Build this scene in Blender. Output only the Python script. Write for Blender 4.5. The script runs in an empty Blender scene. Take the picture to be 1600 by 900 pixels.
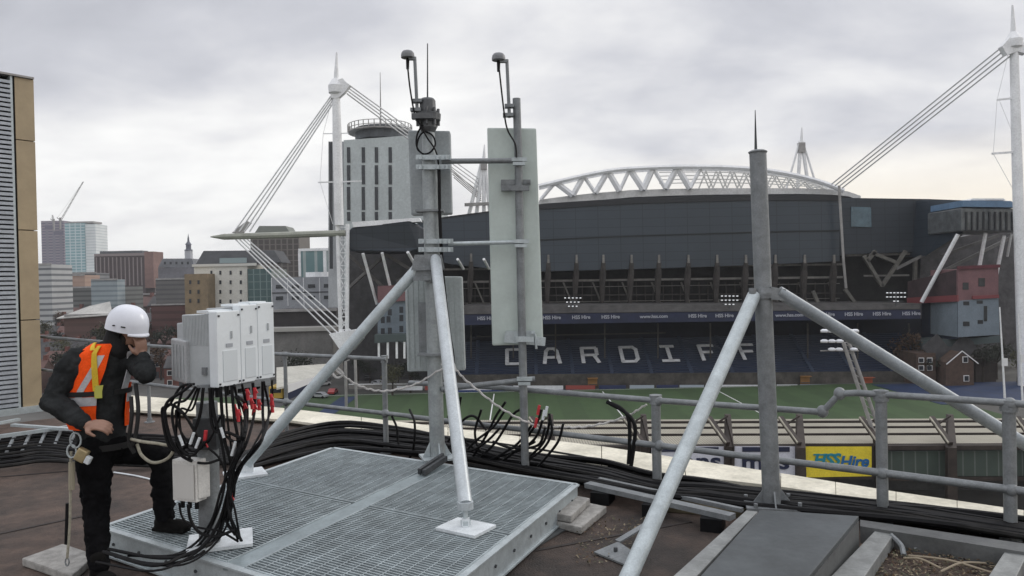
import bpy, bmesh, math, random
from mathutils import Vector, Matrix
random.seed(7)
R = math.radians
C = bpy.context.scene.collection
V = Vector
# ------------------------------------------------------------------ camera
HC = 1.9; F = 1150.0
PITCH = math.atan(-10/F); ROLL = R(1.2)
fw = V((0, math.cos(PITCH), math.sin(PITCH)))
r0 = V((1, 0, 0)); u0 = r0.cross(fw)
rt = math.cos(ROLL)*r0 - math.sin(ROLL)*u0
up = math.sin(ROLL)*r0 + math.cos(ROLL)*u0
cam = bpy.data.cameras.new('camera'); co = bpy.data.objects.new('camera', cam); C.objects.link(co)
m = Matrix((rt, up, -fw)).transposed().to_4x4(); m.translation = V((0, 0, HC))
co.matrix_world = m
cam.sensor_width = 36; cam.lens = F/1600*36; cam.clip_end = 8000; cam.clip_start = 0.05
sc = bpy.context.scene; sc.camera = co
sc.view_settings.view_transform = 'Standard'; sc.view_settings.look = 'None'
sc.view_settings.gamma = 1; sc.view_settings.exposure = 0.07
sc.render.resolution_x = 1024; sc.render.resolution_y = 576
# ------------------------------------------------------------------ world
w = bpy.data.worlds.new('World'); sc.world = w; w.use_nodes = True
nt = w.node_tree; N = nt.nodes; L = nt.links; N.clear()
SUN_EL, SUN_AZ = R(28), R(62)      # azimuth from +Y towards +X
def nd(t, **k):
    n = N.new(t)
    for a, b in k.items(): setattr(n, a, b)
    return n
def mth(op, a, b=None, clamp=False):
    n = nd('ShaderNodeMath', operation=op, use_clamp=clamp)
    for i, x in enumerate((a, b)):
        if x is None: continue
        if isinstance(x, (int, float)): n.inputs[i].default_value = x
        else: L.new(x, n.inputs[i])
    return n.outputs[0]
sky = nd('ShaderNodeTexSky', sky_type='NISHITA', sun_disc=False, sun_elevation=SUN_EL, sun_rotation=SUN_AZ)
tc = nd('ShaderNodeTexCoord'); sp = nd('ShaderNodeSeparateXYZ'); L.new(tc.outputs['Generated'], sp.inputs[0])
X, Y, Z = sp.outputs
zz = mth('ADD', mth('MAXIMUM', Z, 0.0), 0.30)
cv = nd('ShaderNodeCombineXYZ'); L.new(mth('DIVIDE', X, zz), cv.inputs[0]); L.new(mth('DIVIDE', Y, zz), cv.inputs[1])
def noise(scale, detail, off, dist=0.0):
    mp = nd('ShaderNodeMapping'); mp.inputs['Location'].default_value = off; mp.inputs['Scale'].default_value = (1.0, 1.25, 1)
    L.new(cv.outputs[0], mp.inputs[0])
    n = nd('ShaderNodeTexNoise'); n.inputs['Scale'].default_value = scale; n.inputs['Detail'].default_value = detail
    n.inputs['Distortion'].default_value = dist; n.inputs['Roughness'].default_value = .5
    L.new(mp.outputs[0], n.inputs['Vector']); return n.outputs['Fac']
def ramp(fac, stops):
    n = nd('ShaderNodeValToRGB'); e = n.color_ramp.elements
    while len(e) < len(stops): e.new(.5)
    for i, (p, c) in enumerate(stops): e[i].position = p; e[i].color = (*c, 1)
    L.new(fac, n.inputs[0]); return n.outputs[0]
def mix(f, a, b, bt='MIX'):
    n = nd('ShaderNodeMix', data_type='RGBA', blend_type=bt)
    for s, x in ((0, f), (6, a), (7, b)):
        if isinstance(x, (int, float)): n.inputs[s].default_value = x
        elif isinstance(x, tuple): n.inputs[s].default_value = (*x, 1)
        else: L.new(x, n.inputs[s])
    return n.outputs[2]
big = noise(1.15, 6, (3.1, 1.7, 0), .35)
fine = noise(3.6, 8, (8.1, 4.2, 2), .3)
cl = mth('ADD', mth('MULTIPLY', big, .76), mth('MULTIPLY', fine, .24))
# elevation: thick grey deck above, a bright gap over the horizon
el = ramp(Z, [(0.0, (.84,)*3), (.06, (.86,)*3), (.15, (.84,)*3), (.22, (.62,)*3), (.30, (.50,)*3), (.45, (.52,)*3)])
sh = mth('ADD', mth('MULTIPLY', mth('SUBTRACT', cl, .5), 2.3), el)
col = ramp(sh, [(.22, (.455, .467, .515)), (.46, (.575, .585, .632)), (.62, (.70, .705, .735)), (.80, (.84, .84, .845)), (.98, (.95, .95, .94))])
# warm glow low on the right where the hidden sun stands
warm = mth('MULTIPLY', mth('MULTIPLY', mth('SUBTRACT', 1.0, mth('MULTIPLY', Z, 6.0), True), mth('MULTIPLY', mth('ADD', X, .15), 1.9, True), True), 1.15, True)
col = mix(warm, col, (1.0, .88, .68))
zen = mth('ADD', 1.0, mth('MULTIPLY', mth('MULTIPLY', mth('SUBTRACT', Z, .34), 2.4, True), .75))
zc = nd('ShaderNodeCombineXYZ')
for i in range(3): L.new(zen, zc.inputs[i])
col = mix(1.0, col, zc.outputs[0], 'MULTIPLY')
bg1 = nd('ShaderNodeBackground'); L.new(col, bg1.inputs[0]); bg1.inputs[1].default_value = 1.08
bg2 = nd('ShaderNodeBackground'); L.new(sky.outputs[0], bg2.inputs[0]); bg2.inputs[1].default_value = .05
mx = nd('ShaderNodeMixShader'); mx.inputs[0].default_value = .04
L.new(bg1.outputs[0], mx.inputs[1]); L.new(bg2.outputs[0], mx.inputs[2])
wo = nd('ShaderNodeOutputWorld'); L.new(mx.outputs[0], wo.inputs[0])
sl = bpy.data.lights.new('sun', 'SUN'); sl.energy = .9; sl.angle = R(20); sl.color = (1, .94, .86)
so = bpy.data.objects.new('sun', sl); C.objects.link(so)
sd = V((math.sin(SUN_AZ)*math.cos(SUN_EL), math.cos(SUN_AZ)*math.cos(SUN_EL), math.sin(SUN_EL)))
so.rotation_euler = sd.to_track_quat('Z', 'Y').to_euler(); so.location = (20, 0, 40)
# ------------------------------------------------------------------ pixel helpers (to read real positions off the photograph)
def ray(px, py): return fw + rt*((px-800)/F) + up*((450-py)/F)
def P(px, py, d):
    r = ray(px, py); return V((0, 0, HC)) + r*(d/r.y)
def G(px, py, z=0.0):
    r = ray(px, py); return V((0, 0, HC)) + r*((z-HC)/r.z)
def RD(px, off=0.0): return (7.39+off)/(1+.598*(px-800)/F)
GZ = -26.0
# ------------------------------------------------------------------ materials
MATS = {}
def mat(name, rgb, rough=.7, metal=0.0, ns=0.0, na=.25, bump=0.0, bs=None, emit=0.0, c2=None, spec=None, grit=.16):
    if name in MATS: return MATS[name]
    mt = bpy.data.materials.new(name); mt.use_nodes = True; t = mt.node_tree; b = t.nodes['Principled BSDF']
    b.inputs['Base Color'].default_value = (*rgb, 1); b.inputs['Roughness'].default_value = rough; b.inputs['Metallic'].default_value = metal
    if spec is not None: b.inputs['Specular IOR Level'].default_value = spec
    if emit: b.inputs['Emission Color'].default_value = (*rgb, 1); b.inputs['Emission Strength'].default_value = emit
    if ns:
        tc = t.nodes.new('ShaderNodeTexCoord'); n = t.nodes.new('ShaderNodeTexNoise')
        n.inputs['Scale'].default_value = ns; n.inputs['Detail'].default_value = 6; n.inputs['Roughness'].default_value = .62
        t.links.new(tc.outputs['Object'], n.inputs['Vector'])
        r = t.nodes.new('ShaderNodeValToRGB'); e = r.color_ramp.elements
        c2 = c2 or tuple(x*(1-na) for x in rgb); c1 = tuple(min(1, x*(1+na*.5)) for x in rgb)
        e[0].position = .35; e[0].color = (*c2, 1); e[1].position = .66; e[1].color = (*c1, 1)
        t.links.new(n.outputs['Fac'], r.inputs[0])
        n3 = t.nodes.new('ShaderNodeTexNoise'); n3.inputs['Scale'].default_value = ns*9; n3.inputs['Detail'].default_value = 4; n3.inputs['Roughness'].default_value = .7
        t.links.new(tc.outputs['Object'], n3.inputs['Vector']); mr = t.nodes.new('ShaderNodeMapRange'); mr.inputs[1].default_value = .3; mr.inputs[2].default_value = .7
        mr.inputs[3].default_value = 1-grit; mr.inputs[4].default_value = 1+grit*.7; t.links.new(n3.outputs['Fac'], mr.inputs[0])
        sc_ = t.nodes.new('ShaderNodeVectorMath'); sc_.operation = 'SCALE'; t.links.new(r.outputs[0], sc_.inputs[0]); t.links.new(mr.outputs[0], sc_.inputs['Scale']); t.links.new(sc_.outputs[0], b.inputs['Base Color'])
        if bump:
            n2 = t.nodes.new('ShaderNodeTexNoise'); n2.inputs['Scale'].default_value = bs or ns*5; n2.inputs['Detail'].default_value = 5
            t.links.new(tc.outputs['Object'], n2.inputs['Vector'])
            bp = t.nodes.new('ShaderNodeBump'); bp.inputs['Strength'].default_value = bump; bp.inputs['Distance'].default_value = .02
            t.links.new(n2.outputs['Fac'], bp.inputs['Height']); t.links.new(bp.outputs[0], b.inputs['Normal'])
    MATS[name] = mt; return mt
def stripes(name, c1, c2, axis, scale, width=.5, rough=.6, metal=0.0, ns=2.0, axis2=None, scale2=0, width2=.3, c3=None):
    """fine lines along one axis (panel joints, ribs, courses), optionally a second set"""
    if name in MATS: return MATS[name]
    mt = bpy.data.materials.new(name); mt.use_nodes = True; t = mt.node_tree; b = t.nodes['Principled BSDF']
    b.inputs['Roughness'].default_value = rough; b.inputs['Metallic'].default_value = metal
    tc = t.nodes.new('ShaderNodeTexCoord'); s = t.nodes.new('ShaderNodeSeparateXYZ'); t.links.new(tc.outputs['Object'], s.inputs[0])
    def mm(op, a, bb):
        n = t.nodes.new('ShaderNodeMath'); n.operation = op
        for i, x in enumerate((a, bb)):
            if isinstance(x, (int, float)): n.inputs[i].default_value = x
            else: t.links.new(x, n.inputs[i])
        return n.outputs[0]
    def line(ax, scl, wd):
        return mm('LESS_THAN', mm('FRACT', mm('MULTIPLY', mm('ADD', s.outputs[ax], 1000.0), scl), 0.0), wd)
    def mx(f, a, bb):
        n = t.nodes.new('ShaderNodeMix'); n.data_type = 'RGBA'
        for q, x in ((0, f), (6, a), (7, bb)):
            if isinstance(x, tuple): n.inputs[q].default_value = (*x, 1)
            else: t.links.new(x, n.inputs[q])
        return n.outputs[2]
    out = mx(line(axis, scale, width), c1, c2)
    if axis2 is not None: out = mx(line(axis2, scale2, width2), out, c3 or c2)
    n = t.nodes.new('ShaderNodeTexNoise'); n.inputs['Scale'].default_value = ns; n.inputs['Detail'].default_value = 5
    t.links.new(tc.outputs['Object'], n.inputs['Vector'])
    r = t.nodes.new('ShaderNodeMapRange'); r.inputs[3].default_value = .72; r.inputs[4].default_value = 1.2; t.links.new(n.outputs[0], r.inputs[0])
    cc = t.nodes.new('ShaderNodeVectorMath'); cc.operation = 'SCALE'; t.links.new(out, cc.inputs[0]); t.links.new(r.outputs[0], cc.inputs['Scale'])
    t.links.new(cc.outputs[0], b.inputs['Base Color']); MATS[name] = mt; return mt
galv = mat('galvanised_steel', (.36, .39, .40), .48, .35, 14, .28, .12, 60)
galvd = mat('weathered_galvanised_steel', (.235, .25, .258), .55, .3, 9, .24, .2, 60)
galvl = mat('new_galvanised_steel', (.47, .52, .535), .42, .3, 10, .16, .06, 50)
plate = mat('white_plate', (.72, .76, .78), .5, .1, 12, .15)
pgreen = mat('pale_antenna_plastic', (.52, .585, .55), .5, 0, 3, .10, grit=.05)
pgrey = mat('grey_antenna_plastic', (.42, .46, .46), .55, 0, 4, .12)
radw = mat('radio_white', (.72, .76, .78), .45, 0, 5, .06, grit=.025)
radg = mat('radio_grey', (.42, .445, .455), .5, 0, 6, .1, grit=.05)
boxw = mat('junction_white', (.66, .65, .62), .5, 0, 8, .12)
blk = mat('black_cable', (.008, .008, .009), .55, 0, 20, .3, spec=.18)
blk2 = mat('black_cable_dusty', (.015, .0145, .014), .7, 0, 9, .5, spec=.2)
red = mat('red_tape', (.55, .03, .04), .5, 0, 30, .3)
dsteel = mat('dark_steel', (.07, .075, .08), .6, .3, 12, .4)
conc = mat('paver_concrete', (.33, .32, .30), .9, 0, 14, .3, .3, 90)
ropem = mat('rope_white', (.62, .60, .58), .9, 0, 60, .3)
# ------------------------------------------------------------------ mesh builder
WO = {}
class MB:
    def __init__(s): s.v = []; s.f = []; s.m = []
    def add(s, vs, fs, mi=0):
        n = len(s.v); s.v += [V(x) for x in vs]; s.f += [tuple(i+n for i in f) for f in fs]; s.m += [mi]*len(fs); return s
    def box(s, c, sz, rz=0, mi=0, M=None):
        M = M or Matrix.Rotation(rz, 3, 'Z'); c = V(c); h = V(sz)*.5
        vs = [c + M @ V((x*h.x, y*h.y, z*h.z)) for x in (-1, 1) for y in (-1, 1) for z in (-1, 1)]
        return s.add(vs, [(0,1,3,2),(4,6,7,5),(0,4,5,1),(2,3,7,6),(0,2,6,4),(1,5,7,3)], mi)
    def bar(s, a, b, w_, h_=None, mi=0, upv=(0, 0, 1), ext=0.0):
        a, b = V(a), V(b); h_ = h_ or w_; d = (b-a); ln = d.length; d.normalize(); u = V(upv)
        if abs(d.dot(u)) > .98: u = V((0, 1, 0))
        x = d.cross(u).normalized(); z = x.cross(d)
        M = Matrix((x, d, z)).transposed()
        return s.box((a+b)/2, (w_, ln+2*ext, h_), 0, mi, M)
    def tube(s, pts, r, n=8, mi=0, caps=True):
        pts = [V(p) for p in pts]; k = len(pts); rs = r if isinstance(r, (list, tuple)) else [r]*k
        t0 = (pts[1]-pts[0]).normalized(); ref = V((0, 0, 1)) if abs(t0.z) < .9 else V((0, 1, 0))
        x = t0.cross(ref).normalized(); vs = []
        for i, p in enumerate(pts):
            t = (pts[min(i+1, k-1)]-pts[max(i-1, 0)]).normalized()
            x = (x - t*x.dot(t))
            if x.length < 1e-5: x = t.orthogonal()
            x.normalize(); y = t.cross(x)
            for j in range(n):
                a = 2*math.pi*j/n; vs.append(p + (x*math.cos(a)+y*math.sin(a))*rs[i])
        fs = [(i*n+j, i*n+(j+1) % n, (i+1)*n+(j+1) % n, (i+1)*n+j) for i in range(k-1) for j in range(n)]
        if caps: fs += [tuple(range(n))[::-1], tuple((k-1)*n+j for j in range(n))]
        return s.add(vs, fs, mi)
    def capsule(s, pts, rs, n=16, mi=0):
        pts = [V(p) for p in pts]; a = (pts[0]-pts[1]).normalized(); b = (pts[-1]-pts[-2]).normalized()
        pp, rr = [], []
        for q in (85, 60, 30): pp.append(pts[0]+a*rs[0]*math.sin(R(q))); rr.append(rs[0]*math.cos(R(q)))
        pp += pts; rr += list(rs)
        for q in (30, 60, 85): pp.append(pts[-1]+b*rs[-1]*math.sin(R(q))); rr.append(rs[-1]*math.cos(R(q)))
        return s.tube(pp, rr, n, mi)
    def prism(s, pts, vec, mi=0):
        pts = [V(p) for p in pts]; vec = V(vec); k = len(pts)
        return s.add(pts+[p+vec for p in pts], [tuple(range(k))[::-1], tuple(range(k, 2*k))]+[(i, (i+1) % k, k+(i+1) % k, k+i) for i in range(k)], mi)
    def lathe(s, prof, c, n=20, mi=0, M=None):
        c = V(c); vs = []
        for r, z in prof:
            for j in range(n):
                a = 2*math.pi*j/n; p = V((r*math.cos(a), r*math.sin(a), z)); vs.append(c + (M @ p if M else p))
        k = len(prof)
        fs = [(i*n+j, i*n+(j+1) % n, (i+1)*n+(j+1) % n, (i+1)*n+j) for i in range(k-1) for j in range(n)]
        fs += [tuple(range(n))[::-1], tuple((k-1)*n+j for j in range(n))]
        return s.add(vs, fs, mi)
    def ell(s, c, rx, ry, rz, M=None, n=16, mi=0):
        q = 10; c = V(c); vs = []; fs = []
        for i in range(q+1):
            t = math.pi*i/q
            for j in range(n):
                a = 2*math.pi*j/n; p = V((rx*math.sin(t)*math.cos(a), ry*math.sin(t)*math.sin(a), -rz*math.cos(t))); vs.append(c+(M @ p if M else p))
        fs = [(i*n+j, i*n+(j+1) % n, (i+1)*n+(j+1) % n, (i+1)*n+j) for i in range(q) for j in range(n)]
        return s.add(vs, fs, mi)
    def pp(s, pts, thick, mi=0):
        """prism: outline corners (px,py,depth), real thickness away from the viewer"""
        return s.prism([P(*p) for p in pts], (0, thick, 0), mi)
    def build(s, name, mats, parent=None, org=None, smooth=False, bevel=0.0, remesh=0.0, sm=0, disp=0.0):
        me = bpy.data.meshes.new(name)
        if parent is not None: o0 = WO[parent.name]
        elif org is not None: o0 = V(org)
        else:
            xs = [v.x for v in s.v]; ys = [v.y for v in s.v]; o0 = V(((min(xs)+max(xs))/2, (min(ys)+max(ys))/2, min(v.z for v in s.v)))
        me.from_pydata([v-o0 for v in s.v], [], s.f)
        for mm_ in (mats if isinstance(mats, (list, tuple)) else [mats]): me.materials.append(mm_)
        me.polygons.foreach_set('material_index', s.m)
        bm = bmesh.new(); bm.from_mesh(me); bmesh.ops.recalc_face_normals(bm, faces=bm.faces[:])
        if bevel: bmesh.ops.bevel(bm, geom=[e for e in bm.edges if len(e.link_faces) == 2 and e.calc_face_angle(0) > .5], offset=bevel, segments=2, affect='EDGES', profile=.6)
        bm.to_mesh(me); bm.free()
        if smooth: me.polygons.foreach_set('use_smooth', [True]*len(me.polygons))
        o = bpy.data.objects.new(name, me); C.objects.link(o)
        if parent is not None: o.parent = parent
        else: o.location = o0
        WO[o.name] = o0
        if remesh:
            md = o.modifiers.new('r', 'REMESH'); md.mode = 'VOXEL'; md.voxel_size = remesh; md.use_smooth_shade = True
            if sm: m2 = o.modifiers.new('s', 'SMOOTH'); m2.iterations = sm; m2.factor = .6
            if disp:
                for sz, st_ in ((.11, disp), (.035, disp*.4)):
                    tx = bpy.data.textures.new('folds', 'CLOUDS'); tx.noise_scale = sz; tx.noise_type = 'HARD_NOISE'; tx.noise_depth = 1
                    m3 = o.modifiers.new('d', 'DISPLACE'); m3.texture = tx; m3.strength = st_; m3.mid_level = .45; m3.texture_coords = 'LOCAL'
            dg = bpy.context.evaluated_depsgraph_get(); ev = o.evaluated_get(dg); nm = bpy.data.meshes.new_from_object(ev)
            o.modifiers.clear(); o.data = nm
            nm.polygons.foreach_set('use_smooth', [True]*len(nm.polygons))
        if smooth and not remesh:
            try: me.set_sharp_from_angle(angle=R(40))
            except Exception: pass
        return o
def tag(o, label=None, cat=None, group=None, kind=None):
    for k, v in (('label', label), ('category', cat), ('group', group), ('kind', kind)):
        if v: o[k] = v
    return o
def thing(name, loc, label, cat, group=None):
    o = bpy.data.objects.new(name, None); C.objects.link(o); o.location = loc; WO[o.name] = V(loc); o.empty_display_size = .2
    return tag(o, label, cat, group)
def struct(o): o['kind'] = 'structure'; return o
def copy_tree(o, loc=None, rz=None, parent=None, label=None):
    c = o.copy(); C.objects.link(c)
    if parent is not None: c.parent = parent
    if loc is not None: c.location = loc
    if rz is not None: c.rotation_euler = (0, 0, rz)
    if label: c['label'] = label
    for ch in [x for x in KIDS.get(o.name, [])]: copy_tree(ch, parent=c)
    return c
KIDS = {}
def index_kids():
    KIDS.clear()
    for o in bpy.data.objects:
        if o.parent: KIDS.setdefault(o.parent.name, []).append(o)
def spline(pts, n=8):
    pts = [V(p) for p in pts]; q = [pts[0]*2-pts[1]]+pts+[pts[-1]*2-pts[-2]]; out = []
    for i in range(1, len(q)-2):
        a, b, c, d = q[i-1:i+3]
        for k in range(n):
            t = k/n; out.append(.5*((2*b)+(c-a)*t+(2*a-5*b+4*c-d)*t*t+(3*b-a-3*c+d)*t**3))
    out.append(pts[-1]); return out
def ptube(mb, pts, r, n=8, k=6, mi=0): return mb.tube(spline([P(*p) for p in pts], k), r, n, mi)
def text_mb(txt, size, depth, M, org, mi=0, shear=0, xs=1.0, off=0.0):
    cu = bpy.data.curves.new('t', 'FONT'); cu.body = txt; cu.size = size; cu.extrude = depth; cu.align_x = 'CENTER'; cu.align_y = 'CENTER'
    cu.shear = shear; cu.offset = off; o = bpy.data.objects.new('t', cu); C.objects.link(o)
    dg = bpy.context.evaluated_depsgraph_get(); me = bpy.data.meshes.new_from_object(o.evaluated_get(dg))
    mb = MB(); mb.add([V(org)+M @ V((v.co.x*xs, v.co.y, v.co.z)) for v in me.vertices], [tuple(p.vertices) for p in me.polygons], mi)
    bpy.data.objects.remove(o); bpy.data.meshes.remove(me); return mb
MF = Matrix(((1, 0, 0), (0, 0, -1), (0, 1, 0)))      # text facing the viewer (-Y)
# ================================================================== LARGE STRUCTURE
g = MB(); g.box((0, 2500, GZ-.5), (9000, 6000, 1)); struct(g.build('ground', mat('city_ground', (.085, .082, .075), .95, 0, .03, .5)))
f = MB(); a_, b_ = P(560, 611, 187), P(1560, 606, 187)
pitchm = stripes('pitch_grass', (.042, .078, .026), (.036, .067, .022), 0, .1, .5, .95, 0, .3)
f.box((0, 158, GZ+.03), (190, 58, .06)); struct(f.build('pitch', pitchm))
wht = mat('white_paint', (.72, .72, .72), .6)
f = MB()
for x in (-40, -5, 22, 50): f.box((x, 158, GZ+.066), (.25, 50, .004))
f.box((10, 186, GZ+.066), (120, .25, .004)); struct(f.build('pitch_line', wht))
f = MB(); f.box((112, 170, GZ+.07), (44, 30, .14)); f.box((-41, 163, GZ+.07), (4, 40, .14)); struct(f.build('blue_apron', mat('blue_surface', (.008, .024, .075), .8, 0, .3, .3)))
f = MB(); f.box((-90, 235, GZ+.03), (90, 14, .06)); f.box((-60, 190, GZ+.034), (12, 140, .06)); struct(f.build('road', mat('asphalt', (.06, .06, .062), .9, 0, .4, .3)))
# ---------------- roof deck of the building under the viewer
deckm = mat('roof_membrane', (.100, .066, .050), .8, 0, .9, .5, .8, 70, c2=(.036, .028, .024), grit=.4)
# outline: coping line from left to right
cn = [(-420, 578), (200, 640), (450, 656), (700, 690), (940, 727), (1220, 760), (1400, 787), (1600, 816), (2300, 915)]
cf = [(-420, 560), (200, 617), (450, 638), (700, 668), (940, 697), (1220, 739), (1400, 768), (1600, 797), (2300, 885)]
near = [G(x, y, .08) for x, y in cn]; far = [G(x, y, .08) for x, y in cf]
LD = [G(-420, 722, 0), G(60, 656, 0), G(180, 643, 0)]
d = MB(); poly = [V((p.x, p.y, 0)) for p in LD+far[1:]]+[V((9, -6, 0)), V((-18, -6, 0))]
d.prism(poly, (0, 0, -.4)); struct(d.build('roof_deck', deckm))
d = MB(); d.prism([V((p.x*.985, p.y*.985, -.41)) for p in LD+far[1:]]+[V((8.8, -5.9, -.41)), V((-17.8, -5.9, -.41))], (0, 0, GZ+.4)); tag(d.build('building_block', mat('render_wall', (.3, .28, .25), .9, 0, 1, .2)), 'tall building under the roof deck, its walls dropping to the street', 'building')
seam = MB()
for (a, b) in (((-10, 836), (160, 800)), ((0, 745), (120, 735)), ((730, 880), (1080, 815)), ((180, 700), (470, 705))):
    p, q = G(*a, .003), G(*b, .003); seam.bar(p, q, .03, .006)
struct(seam.build('roof_deck_seam', mat('seam_dark', (.035, .028, .025), .8, 0, 8, .3)))
# coping
cop = mat('coping_cream', (.76, .72, .60), .8, 0, 2.2, .22, .1, 20, c2=(.56, .53, .43))
par = thing('parapet_wall', near[3], 'low parapet with cream metal coping running along the roof edge', 'parapet')
for i in range(1, len(near)-1):
    n_ = 2 if 0 < i < 7 else 1
    for k in range(n_):
        t0, t1 = k/n_+.002, (k+1)/n_-.002
        a, b = near[i].lerp(near[i+1], t0), near[i].lerp(near[i+1], t1); c, e = far[i].lerp(far[i+1], t1), far[i].lerp(far[i+1], t0)
        cm = MB(); cm.prism([a, b, c, e], (0, 0, -.035)); cm.build('coping', cop, par, bevel=.004)
d = MB(); ins = [n.lerp(f_, .12) for n, f_ in zip(near, far)]; ino = [n.lerp(f_, .88) for n, f_ in zip(near, far)]
for i in range(1, len(ins)-1): d.prism([ins[i]-V((0,0,.036)), ins[i+1]-V((0,0,.036)), ino[i+1]-V((0,0,.036)), ino[i]-V((0,0,.036))], (0, 0, -.043))
d.build('wall', mat('parapet_brown', (.13, .115, .09), .9, 0, 3, .4), par)
# ================================================================== STADIUM
cladd = stripes('dark_cladding', (.033, .046, .062), (.018, .026, .037), 2, .42, .06, .35, .15, .08, 0, .16, .03)
cladd2 = stripes('dark_cladding_box', (.030, .038, .048), (.02, .026, .034), 2, .55, .10, .6, .05, .1, 0, .25, .06)
stw = mat('stadium_white_steel', (.84, .85, .86), .5, 0, .3, .12)
stg = mat('stadium_grey_steel', (.34, .33, .32), .6, 0, .4, .25)
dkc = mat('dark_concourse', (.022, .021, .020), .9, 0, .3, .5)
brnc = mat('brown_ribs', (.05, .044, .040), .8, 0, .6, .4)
conc2 = mat('beam_concrete', (.22, .21, .195), .9, 0, .5, .3)
st = thing('stadium', P(1000, 600, 215), 'big stadium with dark cladding and white arched roof truss behind the pitch', 'stadium')
wt = [(652, 347), (700, 339), (770, 330), (850, 321), (925, 316), (1000, 312), (1100, 309), (1180, 307), (1250, 307), (1312, 308)]
wb = [(652, 398), (700, 412), (770, 420), (850, 424), (925, 422), (1000, 420), (1100, 417), (1180, 414), (1250, 411), (1312, 408)]
d = MB()
for i in range(len(wt)-1):
    d.pp([(*wt[i], 206), (*wt[i+1], 206), (*wb[i+1], 206), (*wb[i], 206)], 26)
d.build('upper_wall', cladd, st)
d = MB()
for i in range(len(wt)-1):       # recessed dark joint half way down: a projecting thin flashing
    a, b = wt[i], wt[i+1]; c, e = wb[i], wb[i+1]
    p, q = P(a[0], a[1]*.5+c[1]*.5+2, 205.8), P(b[0], b[1]*.5+e[1]*.5+2, 205.8); d.bar(p, q, .3, .28)
d.build('wall_flashing', mat('flashing_dark', (.012, .016, .02), .6), st)
d = MB(); d.pp([(1313, 309, 206.5), (1452, 311, 206.5), (1452, 392, 206.5), (1313, 398, 206.5)], 20); d.build('upper_wall', cladd2, st)
d = MB(); d.pp([(1452, 311, 200), (1506, 313, 186), (1506, 362, 186), (1446, 400, 200)], 20); d.build('corner_wall', cladd, st)
d = MB(); d.pp([(1502, 324, 184), (1592, 326, 184), (1597, 340, 184), (1596, 361, 184), (1502, 361, 184)], 15); o = d.build('corner_box', mat('glazed_band', (.12, .13, .135), .35, .1, .5, .4), st, bevel=.4)
d = MB()
for x in range(1510, 1596, 9): d.bar(P(x, 331, 183.8), P(x, 360, 183.8), .35, .35)
d.build('mullion', mat('mullion_dark', (.02, .022, .026), .5), st)
d = MB(); d.pp([(1504, 313, 183.5), (1580, 314, 183.5), (1592, 324, 183.5), (1504, 323, 183.5)], 14); d.build('roof_light', mat('blue_polycarbonate', (.12, .21, .33), .5, 0, .3, .2), st)
d = MB(); d.pp([(1520, 310, 184), (1568, 310, 184), (1572, 313, 184), (1516, 313, 184)], 10); d.build('roof_cap', stw, st)
d = MB(); d.pp([(1330, 323, 206.2), (1361, 324, 206.2), (1362, 355, 206.2), (1330, 354, 206.2)], .28); d.build('window', mat('blue_glass', (.075, .13, .17), .2, .1, .4, .2), st)
# left corner box
d = MB(); d.pp([(543, 362, 186), (550, 355, 186), (640, 345, 186), (655, 352, 188), (655, 390, 188), (640, 393, 186), (548, 393, 186), (542, 386, 186)], 18); d.build('corner_box', cladd2, st, bevel=.5)
d = MB(); d.pp([(550, 347, 185.5), (655, 340, 187), (658, 346, 187), (552, 355, 185.5)], 3); d.build('roof_edge', stw, st)
# concourse behind ribs
d = MB()
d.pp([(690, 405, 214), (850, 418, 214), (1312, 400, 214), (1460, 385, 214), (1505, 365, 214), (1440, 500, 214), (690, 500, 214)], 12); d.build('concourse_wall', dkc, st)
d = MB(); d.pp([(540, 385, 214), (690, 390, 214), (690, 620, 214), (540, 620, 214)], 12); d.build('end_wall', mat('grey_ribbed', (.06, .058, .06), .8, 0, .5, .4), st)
d = MB(); d.pp([(1440, 385, 210), (1590, 350, 210), (1600, 560, 210), (1430, 560, 210)], 14); d.build('end_wall', mat('grey_ribbed2', (.085, .082, .085), .8, 0, .5, .4), st)
beams = MB()
for (a, b) in (((700, 419), (1316, 414)), ((700, 441), (1316, 434)), ((1330, 398), (1450, 396)), ((1350, 431), (1420, 430)), ((700, 462), (1316, 457))):
    pass
for k, (ya, yb, th) in enumerate(((421, 413, .55), (441, 433, .6), (463, 458, .35), (483, 480, .5))):
    d = MB(); d.bar(P(690, ya, 209), P(1316, yb, 209), .8, th); d.build('concourse_beam', conc2 if k < 2 else brnc, st)
d = MB(); d.bar(P(1322, 399, 208), P(1452, 396, 208), .6, .6); d.bar(P(1350, 431, 208), P(1420, 430, 208), .6, .5); d.build('concourse_beam', conc2, st)
for i, x in enumerate([736, 770, 812, 857, 901, 943, 987, 1030, 1076, 1121, 1166, 1212, 1258, 1304]):
    yt = 402 if x > 800 else 400
    d = MB(); d.pp([(x-3, yt+8, 205.5), (x+3, yt+8, 205.5), (x+4, 428, 205.5), (x-1+ (i % 2), 486, 207), (x-4, 486, 207), (x-6, 440, 205.5)], 1.2)
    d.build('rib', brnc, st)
    d = MB(); d.pp([(x-1.5, yt-4, 205.4), (x+1.5, yt-4, 205.4), (x+1.8, yt+9, 205.4), (x-1.8, yt+9, 205.4)], 1); d.build('rib_cap', conc2, st)
for (a, b) in (((1350, 400), (1378, 447)), ((1378, 447), (1415, 392)), ((1362, 395), (1400, 410)), ((1270, 455), (1282, 482)), ((1320, 452), (1342, 482)), ((1430, 404), (1429, 450)), ((1355, 408), (1368, 392))):
    d = MB(); d.bar(P(*a, 204), P(*b, 204), .9, .9); d.build('raking_strut', mat('strut_taupe', (.13, .125, .11), .8, 0, .6, .3), st)
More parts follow.
